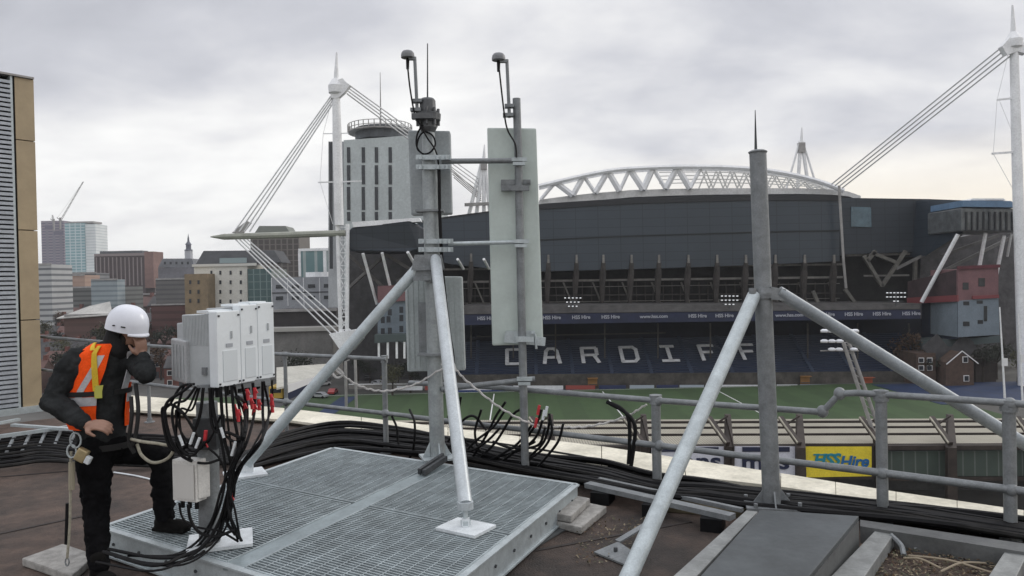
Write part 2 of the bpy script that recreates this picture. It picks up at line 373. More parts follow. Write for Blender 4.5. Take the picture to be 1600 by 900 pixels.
for (a, b, ww) in (((1497, 366), (1440, 472), 1.0), ((1540, 364), (1522, 462), .9), ((1569, 368), (1551, 458), .9), ((1580, 366), (1574, 400), .6), ((567, 396), (589, 475), .8), ((597, 395), (613, 462), .8), ((637, 394), (655, 425), .8), ((715, 405), (724, 420), .7), ((756, 405), (764, 420), .7)):
    d = MB(); d.tube([P(*a, 186), P(*b, 192)], ww*.5, 8); d.build('prop', stg if ww > 1 else stw, st)
for (a, b) in (((545, 398), (600, 450)), ((600, 400), (545, 450)), ((600, 396), (690, 450)), ((690, 400), (620, 440)), ((1500, 370), (1400, 420)), ((1560, 368), (1470, 400)), ((1590, 366), (1440, 440))):
    d = MB(); d.bar(P(*a, 200), P(*b, 204), .8, .8); d.build('raker', mat('raker_grey', (.16, .155, .15), .8, 0, .5, .3), st)
rs_ = random.Random(3)
for x in range(728, 1310, 14):
    d = MB(); d.bar(P(x, 441, 210.5), P(x+rs_.uniform(-3, 3), 484, 211), .28, .28); d.build('rail_post', brnc, st)
for x in range(742, 1300, 46):
    d = MB(); d.bar(P(x, 441, 207.6), P(x+18, 484, 208), .45, .4); d.build('raking_strut', MATS['strut_taupe'], st)
for y in (447, 470):
    d = MB(); d.bar(P(700, y+4, 210.2), P(1312, y-4, 210.2), .15, .2); d.build('handrail', conc2, st)
# roof ring and trusses
ring_t = [(843, 312), (880, 307), (925, 302), (985, 297), (1050, 295), (1120, 294), (1180, 294), (1250, 294), (1300, 296), (1325, 299), (1345, 306)]
d = MB()
for i in range(len(ring_t)-1):
    a, b = ring_t[i], ring_t[i+1]; w0 = 13-6*i/10; w1 = 13-6*(i+1)/10
    d.pp([(*a, 216), (*b, 216), (b[0], b[1]+w1, 216), (a[0], a[1]+w0, 216)], 10)
d.build('roof_ring', mat('ring_pale', (.60, .60, .59), .6, 0, .2, .2), st)
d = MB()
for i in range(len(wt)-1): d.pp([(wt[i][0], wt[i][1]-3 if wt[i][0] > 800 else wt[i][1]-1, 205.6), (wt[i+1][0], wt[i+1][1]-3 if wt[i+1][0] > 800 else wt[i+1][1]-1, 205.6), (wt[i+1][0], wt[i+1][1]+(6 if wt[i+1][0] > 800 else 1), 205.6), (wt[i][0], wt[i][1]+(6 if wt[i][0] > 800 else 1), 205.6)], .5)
d.build('ring_shadow_band', mat('ring_shadow_black', (.008, .01, .014), .5), st)  # black band standing in for the shadow below the roof ring
top = [(842, 291), (880, 282), (920, 273), (960, 266), (1000, 263), (1050, 261), (1110, 261), (1160, 263), (1210, 268), (1255, 277), (1290, 287), (1318, 298)]
for kk, (dy, dep, rr) in enumerate(((0, 214, .7), (4, 222, .45))):
    d = MB(); d.tube(spline([P(x, y+dy, dep) for x, y in top], 3), rr, 6); d.build('truss_chord', stw, st)
def yring(x):
    for i in range(len(ring_t)-1):
        if ring_t[i][0] <= x <= ring_t[i+1][0]:
            t = (x-ring_t[i][0])/(ring_t[i+1][0]-ring_t[i][0]); return ring_t[i][1]*(1-t)+ring_t[i+1][1]*t
    return 300
def ytop(x):
    for i in range(len(top)-1):
        if top[i][0] <= x <= top[i+1][0]:
            t = (x-top[i][0])/(top[i+1][0]-top[i][0]); return top[i][1]*(1-t)+top[i+1][1]*t
    return 298
xs = [845, 868, 895, 912, 930, 950, 968, 984, 1005, 1020, 1040, 1058, 1078, 1096]
for i in range(len(xs)-1):
    a = (xs[i], (ytop if i % 2 else yring)(xs[i]), 215); b = (xs[i+1], (yring if i % 2 else ytop)(xs[i+1]), 215)
    d = MB(); d.tube([P(*a), P(*b)], .95 if i % 3 else .6, 6); d.build('truss_diagonal', stw, st)
xs = list(range(1092, 1312, 11))
for k in range(2):
    d = MB()
    for i in range(len(xs)-1):
        d.tube([P(xs[i]+k*5, (ytop(xs[i])+6 if (i+k) % 2 else yring(xs[i])), 218+k*8), P(xs[i+1]+k*5, (yring(xs[i+1]) if (i+k) % 2 else ytop(xs[i+1])+6), 218+k*8)], .22, 5)
    for j in range(5): d.tube(spline([P(x, ytop(x)*(1-j*.17)+yring(x)*j*.17+2, 219+k*8+j) for x in range(1030, 1318, 32)], 2), .16, 5)
    d.build('roof_lattice', mat('lattice_pale', (.55, .55, .53), .6), st)
d = MB(); d.tube([P(1311, 290, 203), P(1318, 408, 203), P(1322, 450, 204)], .38, 8); d.build('downpipe_column', stg, st)
# ---------------- masts of the stadium
def mast(name, label, tip, hub, foot, dep, rw, group='raking white masts of the stadium'):
    t = thing(name, P(foot[0], foot[1], dep), label, 'mast', group)
    d = MB(); T, H, B = P(*tip, dep), P(*hub, dep), P(*foot, dep)
    d.tube([T, T.lerp(H, .5), H], [rw*.18, rw*.45, rw*.62], 10); d.build('spire', stw, t, smooth=True)
    d = MB(); d.tube([H, H.lerp(B, .35), B], [rw*.8, rw, rw], 12); d.build('shaft', stw, t, smooth=True)
    d = MB(); d.lathe([(rw*.7, -1.8), (rw*1.6, -1.2), (rw*1.7, .6), (rw*.7, 2.4)], H, 12); d.build('mast_head', stw, t)
    return t, H
mL, H = mast('stadium_mast', 'tall white mast at left with long cables, its foot a lattice', (526, 82), (525, 138), (530, 352), 184, 1.15)
for a, b in (((527, 350), (533, 540)), ((543, 350), (542, 545))):
    d = MB(); d.tube([P(*a, 184), P(*b, 184)], .5, 8); d.build('leg', stw, mL)
d = MB()
for i in range(9):
    y0, y1 = 355+i*20, 375+i*20; d.bar(P(529+i*.5, y0, 184), P(542, y1, 184), .22); d.bar(P(542, y0, 184), P(530+i*.5, y1, 184), .22); d.bar(P(529+i*.5, y0, 184), P(542, y0, 184), .22)
d.build('bracing', stw, mL)
d = MB(); d.prism([P(519, 128, 183), P(535, 122, 183), P(546, 134, 183), P(538, 144, 183), P(528, 153, 183), P(516, 153, 183)], (0, 1.6, 0)); d.build('cable_head', stw, mL)
cabw = mat('cable_pale', (.78, .79, .80), .5, 0, .3, .15)
for k in range(4):
    o_ = k*3.6
    for a, b in (((517+o_*.8, 150+o_*.3), (366+o_*2.2, 362)), ((536+o_*.6, 126+o_*1.9), (760, 288+o_*1.8)), ((362+o_*2.1, 368+o_*.4), (524+o_*2.2, 528-o_*1.1))):
        d = MB(); dd = 300 if b[0] > 700 else 184; d.tube([P(*a, 184), P(b[0], b[1], dd if b[0] > 700 else 184)], .19, 6); d.build('stay_cable', cabw, mL)
d = MB(); d.prism([P(362, 364, 184), P(385, 345, 184), P(392, 348, 184), P(378, 366, 184)], (0, .8, 0)); d.build('cable_anchor', stg, mL)
d = MB(); d.tube([P(329, 370, 184), P(350, 370, 184), P(450, 367, 184), P(540, 364, 184)], [.15, .75, .8, .8], 8); d.build('spar', mat('spar_olive', (.33, .34, .29), .6, 0, .3, .2), mL)
d = MB(); d.bar(P(497, 285, 184), P(565, 283, 184), .3); d.bar(P(505, 209, 184), P(545, 208, 184), .2)
d.tube([P(520, 150, 184), P(505, 209, 184), P(500, 284, 184), P(520, 350, 184)], .06, 4); d.build('spreader', stw, mL)
d = MB(); d.pp([(514, 522, 183), (556, 515, 183), (565, 530, 183), (550, 548, 183), (530, 545, 183)], 4); d.build('foot_casting', stw, mL)
mR, H = mast('stadium_mast', 'tallest white mast at right edge with four cables sloping down left', (1582, 8), (1584, 66), (1600, 640), 178, 1.15)
d = MB(); d.prism([P(1566, 72, 177), P(1580, 56, 177), P(1590, 54, 177), P(1604, 72, 177), P(1604, 84, 177), P(1590, 80, 177), P(1574, 86, 177)], (0, 1.6, 0)); d.build('cable_head', stw, mR)
for k in range(4):
    d = MB(); d.tube([P(1566+k*4, 73+k*5, 178), P(1299+k*5.5, 288+k*2, 205)], .19, 5); d.build('stay_cable', mat('cable_mid', (.50, .51, .52), .5, 0, .3, .15), mR)
d = MB(); d.tube([P(1576, 82, 178), P(1558, 156, 178), P(1552, 240, 178), P(1592, 312, 178)], .07, 4); d.tube([P(1562, 158, 178), P(1585, 215, 178)], .06, 4)
d.bar(P(1558, 156, 178), P(1586, 153, 178), .4); d.bar(P(1550, 240, 178), P(1592, 237, 178), .45); d.build('spreader', stw, mR)
def far_mast(label, top_, foot_, dep, spread):
    t = thing('stadium_mast', P(foot_[0], foot_[1], dep), label, 'mast', 'raking white masts of the stadium')
    d = MB(); d.tube([P(*top_, dep), P(top_[0]-1, top_[1]+28, dep)], [.2, .9], 6); d.build('spire', stw, t)
    for s_ in spread:
        d = MB(); d.tube([P(top_[0]-1+.1*s_, top_[1]+22, dep), P(foot_[0]+s_, foot_[1], dep)], .75 if abs(s_) < 22 else .45, 6); d.build('leg', stw, t)
    d = MB(); d.box(P(top_[0]-1, top_[1]+32, dep), (2.5, 2.5, 4)); d.build('mast_head', stg, t)
    return t
far_mast('far white mast rising over the roof truss, right of the centre', (1253, 199), (1254, 298), 300, (-26, -8, 10, 24))
m3 = far_mast('far white mast seen between the two antenna poles', (757, 226), (750, 338), 290, (-18, -6, 6, 16))
d = MB()
for k in range(4): d.tube([P(703+k*2, 262+k*5, 289), P(752, 305+k*3, 290)], .18, 4)
d.bar(P(726, 320, 288), P(770, 318, 288), 1.2); d.build('cross_bracing', stg, m3)
# ================================================================== BLUE GRANDSTAND under the stadium
gs = thing('grandstand', P(1070, 600, 190), 'long blue seated grandstand spelling CARDIFF in white, below the dark stadium wall', 'grandstand')
navy = mat('navy_fascia', (.012, .018, .055), .6, 0, .5, .3)
d = MB(); d.pp([(722, 492, 188), (1438, 484, 188), (1438, 498, 188), (722, 508, 188)], 2.5); fas = d.build('fascia', navy, gs)
d = MB(); d.pp([(722, 478, 190), (1436, 474, 190), (1438, 483, 188), (722, 491, 188)], 24); d.build('roof', mat('stand_roof', (.055, .052, .05), .9, 0, .4, .4), gs)
for x, s_ in ((760, 'HSS Hire'), (862, 'HSS Hire'), (908, 'HSS Hire'), (954, 'HSS Hire'), (1090, 'HSS Hire'), (1132, 'HSS Hire'), (1290, 'HSS Hire'), (1334, 'HSS Hire'), (1378, 'HSS Hire'), (1424, 'HSS Hire')):
    yy = 499-(x-722)*.0115
    text_mb(s_, 1.25, .05, MF, P(x, yy-1, 187.85), off=.03).build('sponsor_lettering', mat('dull_lettering', (.38, .39, .44), .7), fas)
for x0, x1, yy in ((995, 1048, 494.5), (1205, 1262, 492.5)):
    text_mb('www.hss.com', 1.15, .05, MF, P((x0+x1)/2, yy, 187.85), xs=1.1, off=.03).build('sponsor_lettering', mat('dull_lettering', (.38, .39, .44), .7), fas)
seatm = stripes('blue_seats', (.014, .044, .125), (.009, .026, .078), 0, 1.6, .25, .6, 0, .15, 1, 1.125, .4, (.007, .016, .04))
z0, z1 = P(1070, 592, 190).z, P(1070, 528, 206).z
sx0, sx1 = P(705, 560, 195).x, P(1440, 560, 195).x
nrow = 18
d = MB()
for i in range(nrow):
    y_ = 190+16*i/nrow; z_ = z0+(z1-z0)*i/nrow; d.box(((sx0+sx1)/2, y_+.45, z_+.2), (sx1-sx0, 16/nrow, (z1-z0)/nrow+.4))
d.build('seating', seatm, gs)
aisle = mat('aisle_dark', (.035, .05, .085), .9, 0, 1, .3)
for x in (745, 803+34, 893, 953, 1013, 1074, 1136, 1196, 1258, 1318, 1378):
    d = MB(); xx = P(x, 560, 196).x; d.prism([V((xx-.5, 189.9, z0+.5)), V((xx+.5, 189.9, z0+.5)), V((xx+.5, 205.9, z1+.5)), V((xx-.5, 205.9, z1+.5))], (0, 0, .05)); d.build('aisle', aisle, gs)
# letters lie on the seats
sl_ = V((0, 16, z1-z0)).normalized(); nn = V((0, -sl_.z, sl_.y))
LET = {'C': [(0,0,0,6),(0,6,4,6),(0,0,4,0)], 'A': [(0,0,.6,5),(.6,5,1.2,6),(1.2,6,2.8,6),(2.8,6,3.4,5),(3.4,5,4,0),(0.4,2.3,3.6,2.3)], 'R': [(0,0,0,6),(0,6,3.6,6),(3.8,5.7,3.8,3.3),(3.6,3,0,3),(3,3,4,0)],
       'D': [(0,0,0,6),(0,6,3.2,6),(3.2,6,4,5),(4,5,4,1),(4,1,3.2,0),(3.2,0,0,0)], 'I': [(0,0,4,0),(2,0,2,6),(.4,6,3.6,6)], 'F': [(.4,0,.4,6),(.4,6,4,6),(.4,3.2,3.2,3.2)]}
for ch, px in zip('CARDIFF', (804, 862, 922, 983, 1045, 1105, 1168)):
    base = P(px, 555, 198); t_ = (base.y-190)/16; base = V((base.x, base.y, z0+(z1-z0)*t_+1.25))
    d = MB()
    for x0, y0_, x1, y1_ in LET[ch]:
        fa = lambda x, y: base + V(((x-2)*1.02, 0, 0)) + sl_*((y-3)*1.08)
        d.bar(fa(x0, y0_), fa(x1, y1_), 1.0, .12, upv=nn, ext=.3)
    d.build('seat_letter', mat('letter_white', (.75, .76, .78), .7, 0, 1, .2), gs)
d = MB(); d.pp([(705, 508, 207), (1440, 498, 207), (1440, 545, 207), (705, 550, 207)], 3); d.build('rear_wall', mat('deep_navy', (.008, .010, .02), .9, 0, .2, .4), gs)
d = MB(); d.pp([(705, 586, 189), (1440, 580, 189), (1440, 604, 189), (705, 607, 189)], .5); d.build('front_wall', mat('front_wall_taupe', (.075, .068, .06), .9, 0, .5, .5), gs)
for x in (736, 802, 868, 945, 1028, 1110, 1190, 1262, 1340, 1420):
    d = MB(); d.bar(P(x, 505, 193), P(x, 560, 193), .35); d.build('roof_column', brnc, gs)
d = MB(); d.bar(P(745, 526, 200), P(1040, 520, 200), .4, .35); d.build('rail', brnc, gs)
# pitchside boards
hm = [mat('board_white', (.66, .67, .70), .5, 0, .8, .1), mat('board_navy', (.02, .03, .09), .5), mat('board_red', (.28, .06, .05), .5), mat('board_pale', (.35, .40, .46), .5)]
seq = [(700, 768, 0), (770, 800, 1), (802, 880, 0), (884, 930, 2), (936, 978, 1), (984, 1022, 3), (1026, 1060, 1), (1062, 1100, 3), (1104, 1190, 0), (1214, 1246, 0), (1250, 1318, 3), (1322, 1352, 1), (1380, 1440, 0), (620, 660, 0), (664, 696, 2)]
for x0, x1, mi in seq:
    yy = 606 - (x0-700)*.004
    d = MB(); d.pp([(x0, yy-3, 187.2), (x1, yy-3, 187.2), (x1, yy+3.5, 187.2), (x0, yy+3.5, 187.2)], .15)
    lab = ['white', 'navy blue', 'red', 'pale grey'][mi]
    tag(d.build('advertising_board', hm[mi]), f'{lab} advertising board in the row along the far touchline', 'advertising board', f'{lab} boards along the far touchline')
d = MB(); d.pp([(700, 610, 187), (1550, 605, 187), (1550, 609, 187), (700, 614, 187)], .1); tag(d.build('kerb_barrier', mat('board_blue', (.02, .04, .15), .5)), 'continuous low navy barrier at the foot of the touchline boards', 'barrier')
for i, (x, y, mm_) in enumerate(((926, 597, 0), (1258, 594, 0), (1356, 596, 1))):
    t = thing('dugout', P(x, y+6, 188.6), ['orange dugout shelter just left of the long white touchline board, under the R', 'orange dugout shelter right of the big right mast', 'red dugout shelter below the floodlight frame on the right'][i], 'shelter')
    hh = mat('orange_shelter', (.26, .13, .04), .6) if mm_ == 0 else mat('red_shelter', (.36, .09, .04), .6)
    b_ = P(x, y+6, 188.3); d = MB(); d.box(b_+V((0, 0, 1.0)), (2.4, .12, 2)); d.build('back_panel', hh, t); d = MB(); d.box(b_+V((0, -.6, 2.05)), (2.6, 1.4, .12)); d.build('roof', hh, t)
    d = MB(); d.box(b_+V((0, -.3, .4)), (2.2, .5, .12)); d.build('bench', dsteel, t)
# floodlight clusters on the stand roof
lampm = mat('lit_lamp', (.85, .87, .9), .4, emit=.3)
def flood(label, cx, cy, dep, rows, dx, dy, sz, pole=None):
    t = thing('floodlight', P(cx, cy+14, dep), label, 'floodlight', 'floodlight clusters above the blue stand')
    d = MB(); d.bar(P(cx, cy+14, dep), P(cx, cy-dy*1.2, dep), .25)
    for r_ in range(len(rows)): d.bar(P(cx-dx*2, cy+(r_-1)*dy, dep+.1), P(cx+dx*2, cy+(r_-1)*dy, dep+.1), .15)
    d.build('frame', dsteel, t)
    for r_, n_ in enumerate(rows):
        for i in range(n_):
            d = MB(); d.box(P(cx+(i-(n_-1)/2)*dx, cy+(r_-1)*dy, dep-.2), (sz, .3, sz*.6)); d.build('lamp', lampm, t)
flood('lit floodlight cluster left of centre, above the letter A', 895, 472, 187, (5, 4, 3), 6, 6.5, .42)
flood('lit floodlight cluster just left of the thick right roof mast', 1140, 469, 187, (5, 5, 3), 6, 6.5, .42)
flood('lit floodlight cluster in front of the red strip of the corner block', 1400, 464, 187, (6, 6, 2), 5.5, 6.5, .42)
# ================================================================== CORNER BLOCKS (pink over blue)
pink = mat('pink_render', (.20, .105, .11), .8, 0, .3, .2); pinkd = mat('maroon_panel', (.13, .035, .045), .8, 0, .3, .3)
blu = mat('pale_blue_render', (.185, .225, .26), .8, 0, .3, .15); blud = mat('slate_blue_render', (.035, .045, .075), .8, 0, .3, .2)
gls = mat('dark_window', (.02, .025, .032), .25, 0, .5, .3)
cb = thing('corner_block', P(1500, 560, 182), 'pink over pale blue office block at the right corner of the stadium', 'building')
A_ = (1497, 182); 
d = MB(); d.prism([P(1497, 421, 182), P(1560, 418, 182), P(1560, 465, 182), P(1497, 470, 182)], (0, 12, 0)); d.build('upper_wall', pink, cb)
d = MB(); d.prism([P(1497, 470, 182), P(1560, 465, 182), P(1562, 523, 182), P(1497, 527, 182)], (0, 12, 0)); d.build('lower_wall', blu, cb)
d = MB(); d.add([P(1430, 430, 200), P(1496.5, 421, 182), P(1496.5, 470, 182), P(1400, 472, 205)], [(0, 1, 2, 3)]); v0 = P(1496.5, 421, 182)
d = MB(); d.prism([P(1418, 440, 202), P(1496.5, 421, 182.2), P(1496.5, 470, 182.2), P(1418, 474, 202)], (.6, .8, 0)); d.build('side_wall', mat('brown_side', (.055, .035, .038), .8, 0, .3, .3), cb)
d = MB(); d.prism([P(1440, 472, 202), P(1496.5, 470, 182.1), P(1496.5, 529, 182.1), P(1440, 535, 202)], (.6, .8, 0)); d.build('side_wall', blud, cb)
d = MB(); d.bar(P(1418, 470, 201), P(1497, 466, 181.9), .4, 1.6); d.bar(P(1519, 465, 181.8), P(1560, 463, 181.8), .5, .8); d.build('red_band', mat('red_band', (.20, .05, .055), .7), cb)
d = MB(); d.bar(P(1496, 418.5, 181.8), P(1562, 415.5, 181.8), .5, .8); d.build('parapet_trim', pinkd, cb)
for x, y, w_, h_ in ((1509, 447, 9, 11), (1534, 441, 10, 13), (1510, 474, 9, 6), (1531, 472, 9, 5), (1510, 506, 10, 7), (1532, 503, 8, 6), (1540, 490, 5, 24)):
    d = MB(); d.pp([(x-w_/2, y-h_/2, 181.9), (x+w_/2, y-h_/2, 181.9), (x+w_/2, y+h_/2, 181.9), (x-w_/2, y+h_/2, 181.9)], .15); d.build('window', gls, cb)
d = MB(); d.prism([P(1440, 533, 190), P(1562, 525, 181), P(1562, 535, 181), P(1440, 545, 190)], (0, 8, 0)); d.build('plinth', mat('teal_grey', (.07, .09, .09), .8), cb)
cb = thing('corner_block', P(610, 560, 180), 'pink over pale blue office block beside the lattice foot of the left mast', 'building')
d = MB(); d.pp([(590, 447, 188), (634, 445, 186), (634, 470, 186), (590, 473, 188)], 12); d.build('upper_wall', pink, cb)
d = MB(); d.pp([(590, 473, 188), (690, 466, 186), (690, 560, 186), (590, 520, 188)], 12); d.build('lower_wall', blu, cb)
for x, y in ((598, 500), (607, 499), (627, 497), (598, 518), (609, 517), (627, 514), (609, 488), (627, 484)):
    d = MB(); d.pp([(x-3, y-5, 184.8), (x+3, y-5, 184.8), (x+3, y+5, 184.8), (x-3, y+5, 184.8)], .3); d.build('window', gls, cb)
d = MB(); d.pp([(585, 523, 183), (636, 522, 183), (636, 533, 183), (585, 536, 183)], 8); d.build('plinth', mat('teal_grey', (.07, .09, .09), .8), cb)
for x in (592, 606, 620, 632):
    d = MB(); d.bar(P(x, 534, 183.5), P(x, 560, 183.5), .5); d.build('column', stw, cb)
# ================================================================== TALL OFFICE TOWER
tw = thing('office_tower', P(590, 560, 270), 'pale concrete office tower with dark vertical window strips behind the main mast', 'building')
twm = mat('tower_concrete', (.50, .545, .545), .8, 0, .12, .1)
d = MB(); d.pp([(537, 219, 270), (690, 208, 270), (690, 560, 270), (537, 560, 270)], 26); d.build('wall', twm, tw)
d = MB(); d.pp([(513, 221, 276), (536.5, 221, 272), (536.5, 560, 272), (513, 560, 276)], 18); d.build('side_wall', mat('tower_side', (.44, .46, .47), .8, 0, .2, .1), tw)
for x in (544.5, 567.5, 588, 609.5):
    for (ya, yb) in ((230, 254), (258, 288), (292, 328), (331, 345)):
        d = MB(); d.pp([(x-2.6, ya, 269.8), (x+2.6, ya, 269.8), (x+3, yb, 269.8), (x-2.2, yb, 269.8)], .3); d.build('window_strip', gls, tw)
d = MB(); d.pp([(514, 222, 271.7), (519, 222, 271.7), (520, 420, 271.7), (515, 420, 271.7)], .4); d.build('window_strip', gls, tw)
d = MB(); d.lathe([(10, 0), (10, 4.6)], P(597, 217, 280)+V((0, 0, -1)), 24); d.build('plant_room', mat('plant_dark', (.10, .11, .12), .7, 0, .4, .3), tw)
c0 = P(594, 209, 280); d = MB(); d.lathe([(12, 0), (12, .5)], c0, 24)
for i in range(36):
    a = i*math.pi/18; d.bar(c0+V((12*math.cos(a), 12*math.sin(a), 0)), c0+V((12*math.cos(a), 12*math.sin(a), 3)), .3)
for zz_ in (1.5, 3): d.tube([c0+V((12*math.cos(a*math.pi/12), 12*math.sin(a*math.pi/12), zz_)) for a in range(25)], .14, 4)
d.build('roof_gantry', stg, tw)
d = MB(); d.tube([P(595, 198, 280), P(594, 113, 280)], [.35, .1], 5); d.build('aerial', stg, tw)
# ================================================================== CITY (each building of its own)
def pbox(mb, x0, x1, y0, y1, dep, th, mi=0):
    a, b = P(x0, (y0+y1)/2, dep), P(x1, (y0+y1)/2, dep); zt, zb = P((x0+x1)/2, y0, dep).z, P((x0+x1)/2, y1, dep).z
    return mb.box(((a.x+b.x)/2, dep+th/2, (zt+zb)/2), (b.x-a.x, th, zt-zb), 0, mi)
def building(name, label, x0, x1, y0, dep, th, wall, base=GZ, cat='building', group=None):
    a, b = P(x0, y0, dep), P(x1, y0, dep); zt = P((x0+x1)/2, y0, dep).z
    t = thing(name, ((a.x+b.x)/2, dep, base), label, cat, group)
    d = MB(); d.box(((a.x+b.x)/2, dep+th/2, (zt+base)/2), (b.x-a.x, th, zt-base)); d.build('wall', wall, t); return t
def pwin(t, x0, x1, y0, y1, dep, m_, name='window', th=.3):
    d = MB(); pbox(d, x0, x1, y0, y1, dep-th+.05, th); return d.build(name, m_, t)
hz = lambda c, k=.0: c
t = building('tower_block', 'purple grey apartment tower beside the tan clad wall', 64, 99, 345, 900, 25, stripes('purple_tower', (.30, .27, .31), (.16, .15, .20), 2, .3, .45, .7, 0, .05, 0, .12, .4, (.24, .23, .27)))
pwin(t, 70, 84, 352, 358, 900, mat('tower_band', (.16, .15, .2), .6), 'band'); pwin(t, 84, 99, 362, 367, 900, mat('tower_band', (.16, .15, .2), .6), 'band')
t = building('glass_tower', 'teal glass and white tower at the far left of the skyline', 101, 132, 349, 850, 25, stripes('teal_curtain', (.22, .38, .42), (.52, .62, .64), 2, .3, .35, .3, .1, .05, 0, .16, .18, (.55, .64, .66)))
d = MB(); pbox(d, 132, 150, 350, 430, 851, 25); d.build('wing', stripes('white_wing', (.78, .82, .82), (.60, .66, .67), 2, .3, .3, .6, 0, .05), t)
d = MB(); pbox(d, 105, 146, 346, 349, 852, 18); d.build('roof_slab', stg, t)
def crane(label, x0, y0, x1, y1, dep):
    t = thing('tower_crane', P(x0, y0+12, dep), label, 'crane'); d = MB(); a, b = P(x0, y0, dep), P(x1, y1, dep)
    n_ = 10
    for o_ in (-1, 1): d.bar(a+V((o_*.9, 0, 0)), b+V((o_*.5, 0, 0)), .4)
    for i in range(n_): d.bar(a.lerp(b, i/n_)+V((-.9, 0, 0)), a.lerp(b, (i+1)/n_)+V((.8, 0, 0)), .25)
    d.build('jib', stg, t); d = MB(); d.bar(P(x0, y0+12, dep), P(x0, y0-6, dep), 1.6); d.build('tower', stg, t)
    d = MB(); d.tube([P(x0-4, y0-6, dep), b], .12, 4); d.bar(P(x0, y0-2, dep), P(x0-5, y0-6, dep), .8); d.build('stay', stg, t)
crane('luffing crane with raised jib above the purple tower', 94, 346, 130, 284, 890)
crane('small crane stub left of the raised jib', 84, 348, 82, 336, 880)
t = building('office_block', 'wide brown office block with pale vertical fins and flat roof', 147, 226, 396, 700, 20, mat('brown_block', (.075, .055, .055), .8, 0, .05, .2))
for i in range(12): pwin(t, 150+i*6.4, 151.6+i*6.4, 402, 446, 700, mat('fin_pale', (.26, .22, .215), .8), 'fin', .6)
pwin(t, 147, 226, 396, 400, 700, mat('fin_pale', (.26, .22, .215), .8), 'roof_band', .8)
d = MB(); pbox(d, 226, 240, 393, 450, 699, 20); d.build('end_wing', mat('brick_wing', (.24, .145, .125), .8, 0, .05, .2), t)
d = MB(); pbox(d, 156, 222, 392, 396, 703, 12); d.build('plant_room', mat('plant_dark', (.10, .11, .12), .7), t)
t = building('civic_building', 'grey roofed building under the small spire', 247, 304, 418, 640, 18, mat('civic_grey', (.17, .17, .19), .8, 0, .06, .4))
d = MB(); a = P(275, 418, 640); d.prism([P(247, 418, 640), P(304, 418, 640), P(300, 404, 640), P(254, 404, 640)], (0, 18, 0)); d.build('roof', mat('slate_light', (.19, .20, .22), .7, 0, .06, .3), t)
for i in range(5): pwin(t, 256+i*9, 259+i*9, 409, 413, 639.8, gls)
t = thing('clock_spire', P(295, 420, 650), 'small pale tower with pointed dark spire on the skyline', 'tower')
d = MB(); b0 = P(295, 404, 650); d.box(b0+V((0, 0, -6)), (5, 5, 26)); d.build('shaft', mat('portland_stone', (.42, .43, .46), .8), t)
d = MB(); d.lathe([(3.4, 0), (3.4, .8), (2.2, 1.2), (2.2, 5), (2.8, 5.2), (1.0, 8), (.7, 11), (.05, 15)], b0+V((0, 0, 7)), 10); d.build('lantern', mat('lead_dark', (.12, .13, .16), .7), t)
# white hotel with mansard
t = building('hotel_building', 'white walled building with dark mansard roof and small square windows', 303, 386, 414, 330, 22, mat('cream_wall', (.68, .67, .61), .8, 0, .15, .08))
d = MB(); d.prism([P(306, 413, 330.5), P(440, 410, 330.5), P(428, 391, 336), P(318, 392, 336)], (0, 14, 0)); d.build('mansard_roof', mat('slate_dark', (.045, .048, .052), .7, 0, .4, .3), t)
pwin(t, 300, 400, 412, 416, 330, mat('cream_trim', (.62, .61, .56), .8), 'cornice', .8)
for r_ in range(4):
    for c_ in range(4):
        x, y = (330, 344, 360, 376)[c_], (426, 441, 456, 471)[r_]; pwin(t, x-1.4, x+1.6, y-3, y+3, 330, gls)
pwin(t, 343, 385, 403, 411, 331, mat('roof_glass', (.25, .32, .33), .3), 'dormer_glazing', .6)
t = building('brick_office', 'tan brick block attached left of the white walled building', 288, 324, 428, 322, 25, mat('tan_brick', (.27, .205, .125), .85, 0, .3, .25))
for x in (297, 310):
    for y in (441, 456, 470): pwin(t, x-1.5, x+1.5, y-3, y+3, 322, gls)
t = building('glass_office', 'green glass office front right of the white building', 387, 424, 420, 326, 22, stripes('green_curtain', (.05, .10, .10), (.20, .27, .27), 0, .35, .12, .25, .1, .2, 2, .3, .1, (.16, .22, .22)))
t = building('hotel_tower', 'tall dark brown tower with grey rounded top behind the spar', 391, 467, 364, 450, 24, stripes('brown_tower', (.07, .06, .055), (.17, .155, .14), 0, .28, .25, .7, 0, .1, 2, .3, .15))
d = MB(); d.prism([P(398, 364, 452), P(452, 362, 452), P(446, 353, 452), P(405, 353, 452)], (0, 16, 0)); d.build('roof', mat('grey_green_roof', (.20, .215, .19), .7), t)
t = building('teal_office', 'pale teal glass office right of the brown tower', 468, 514, 390, 400, 20, stripes('teal_office', (.14, .24, .25), (.36, .42, .42), 0, .16, .25, .3, .1, .1))
pwin(t, 466, 516, 388, 392, 400, stw, 'roof_trim', .6); pwin(t, 466, 470, 392, 432, 400, stw, 'pier', .5); pwin(t, 505, 510, 392, 432, 400, stw, 'pier', .5)
t = building('panel_building', 'pale grey panelled building with two rows of dark windows', 425, 527, 433, 290, 20, mat('panel_grey', (.33, .345, .37), .8, 0, .15, .15))
for r_ in range(2):
    for c_ in range(4):
        x, y = 436+c_*25, (448, 466)[r_]-c_*.4; pwin(t, x-5, x+6, y-3, y+2.5, 290, gls)
pwin(t, 425, 527, 456, 457.5, 290, gls, 'shadow_gap'); 
for c_ in range(4): pwin(t, 424+c_*25, 425+c_*25, 434, 478, 290, stw, 'panel_joint', .25)
d = MB(); d.lathe([(5, 0), (5, 2)], P(497, 433, 300), 12); d.build('roof_tank', stw, t)
t = building('warehouse', 'long dark flat warehouse under the panelled building', 405, 525, 486, 245, 30, mat('warehouse_dark', (.045, .04, .04), .8, 0, .2, .3))
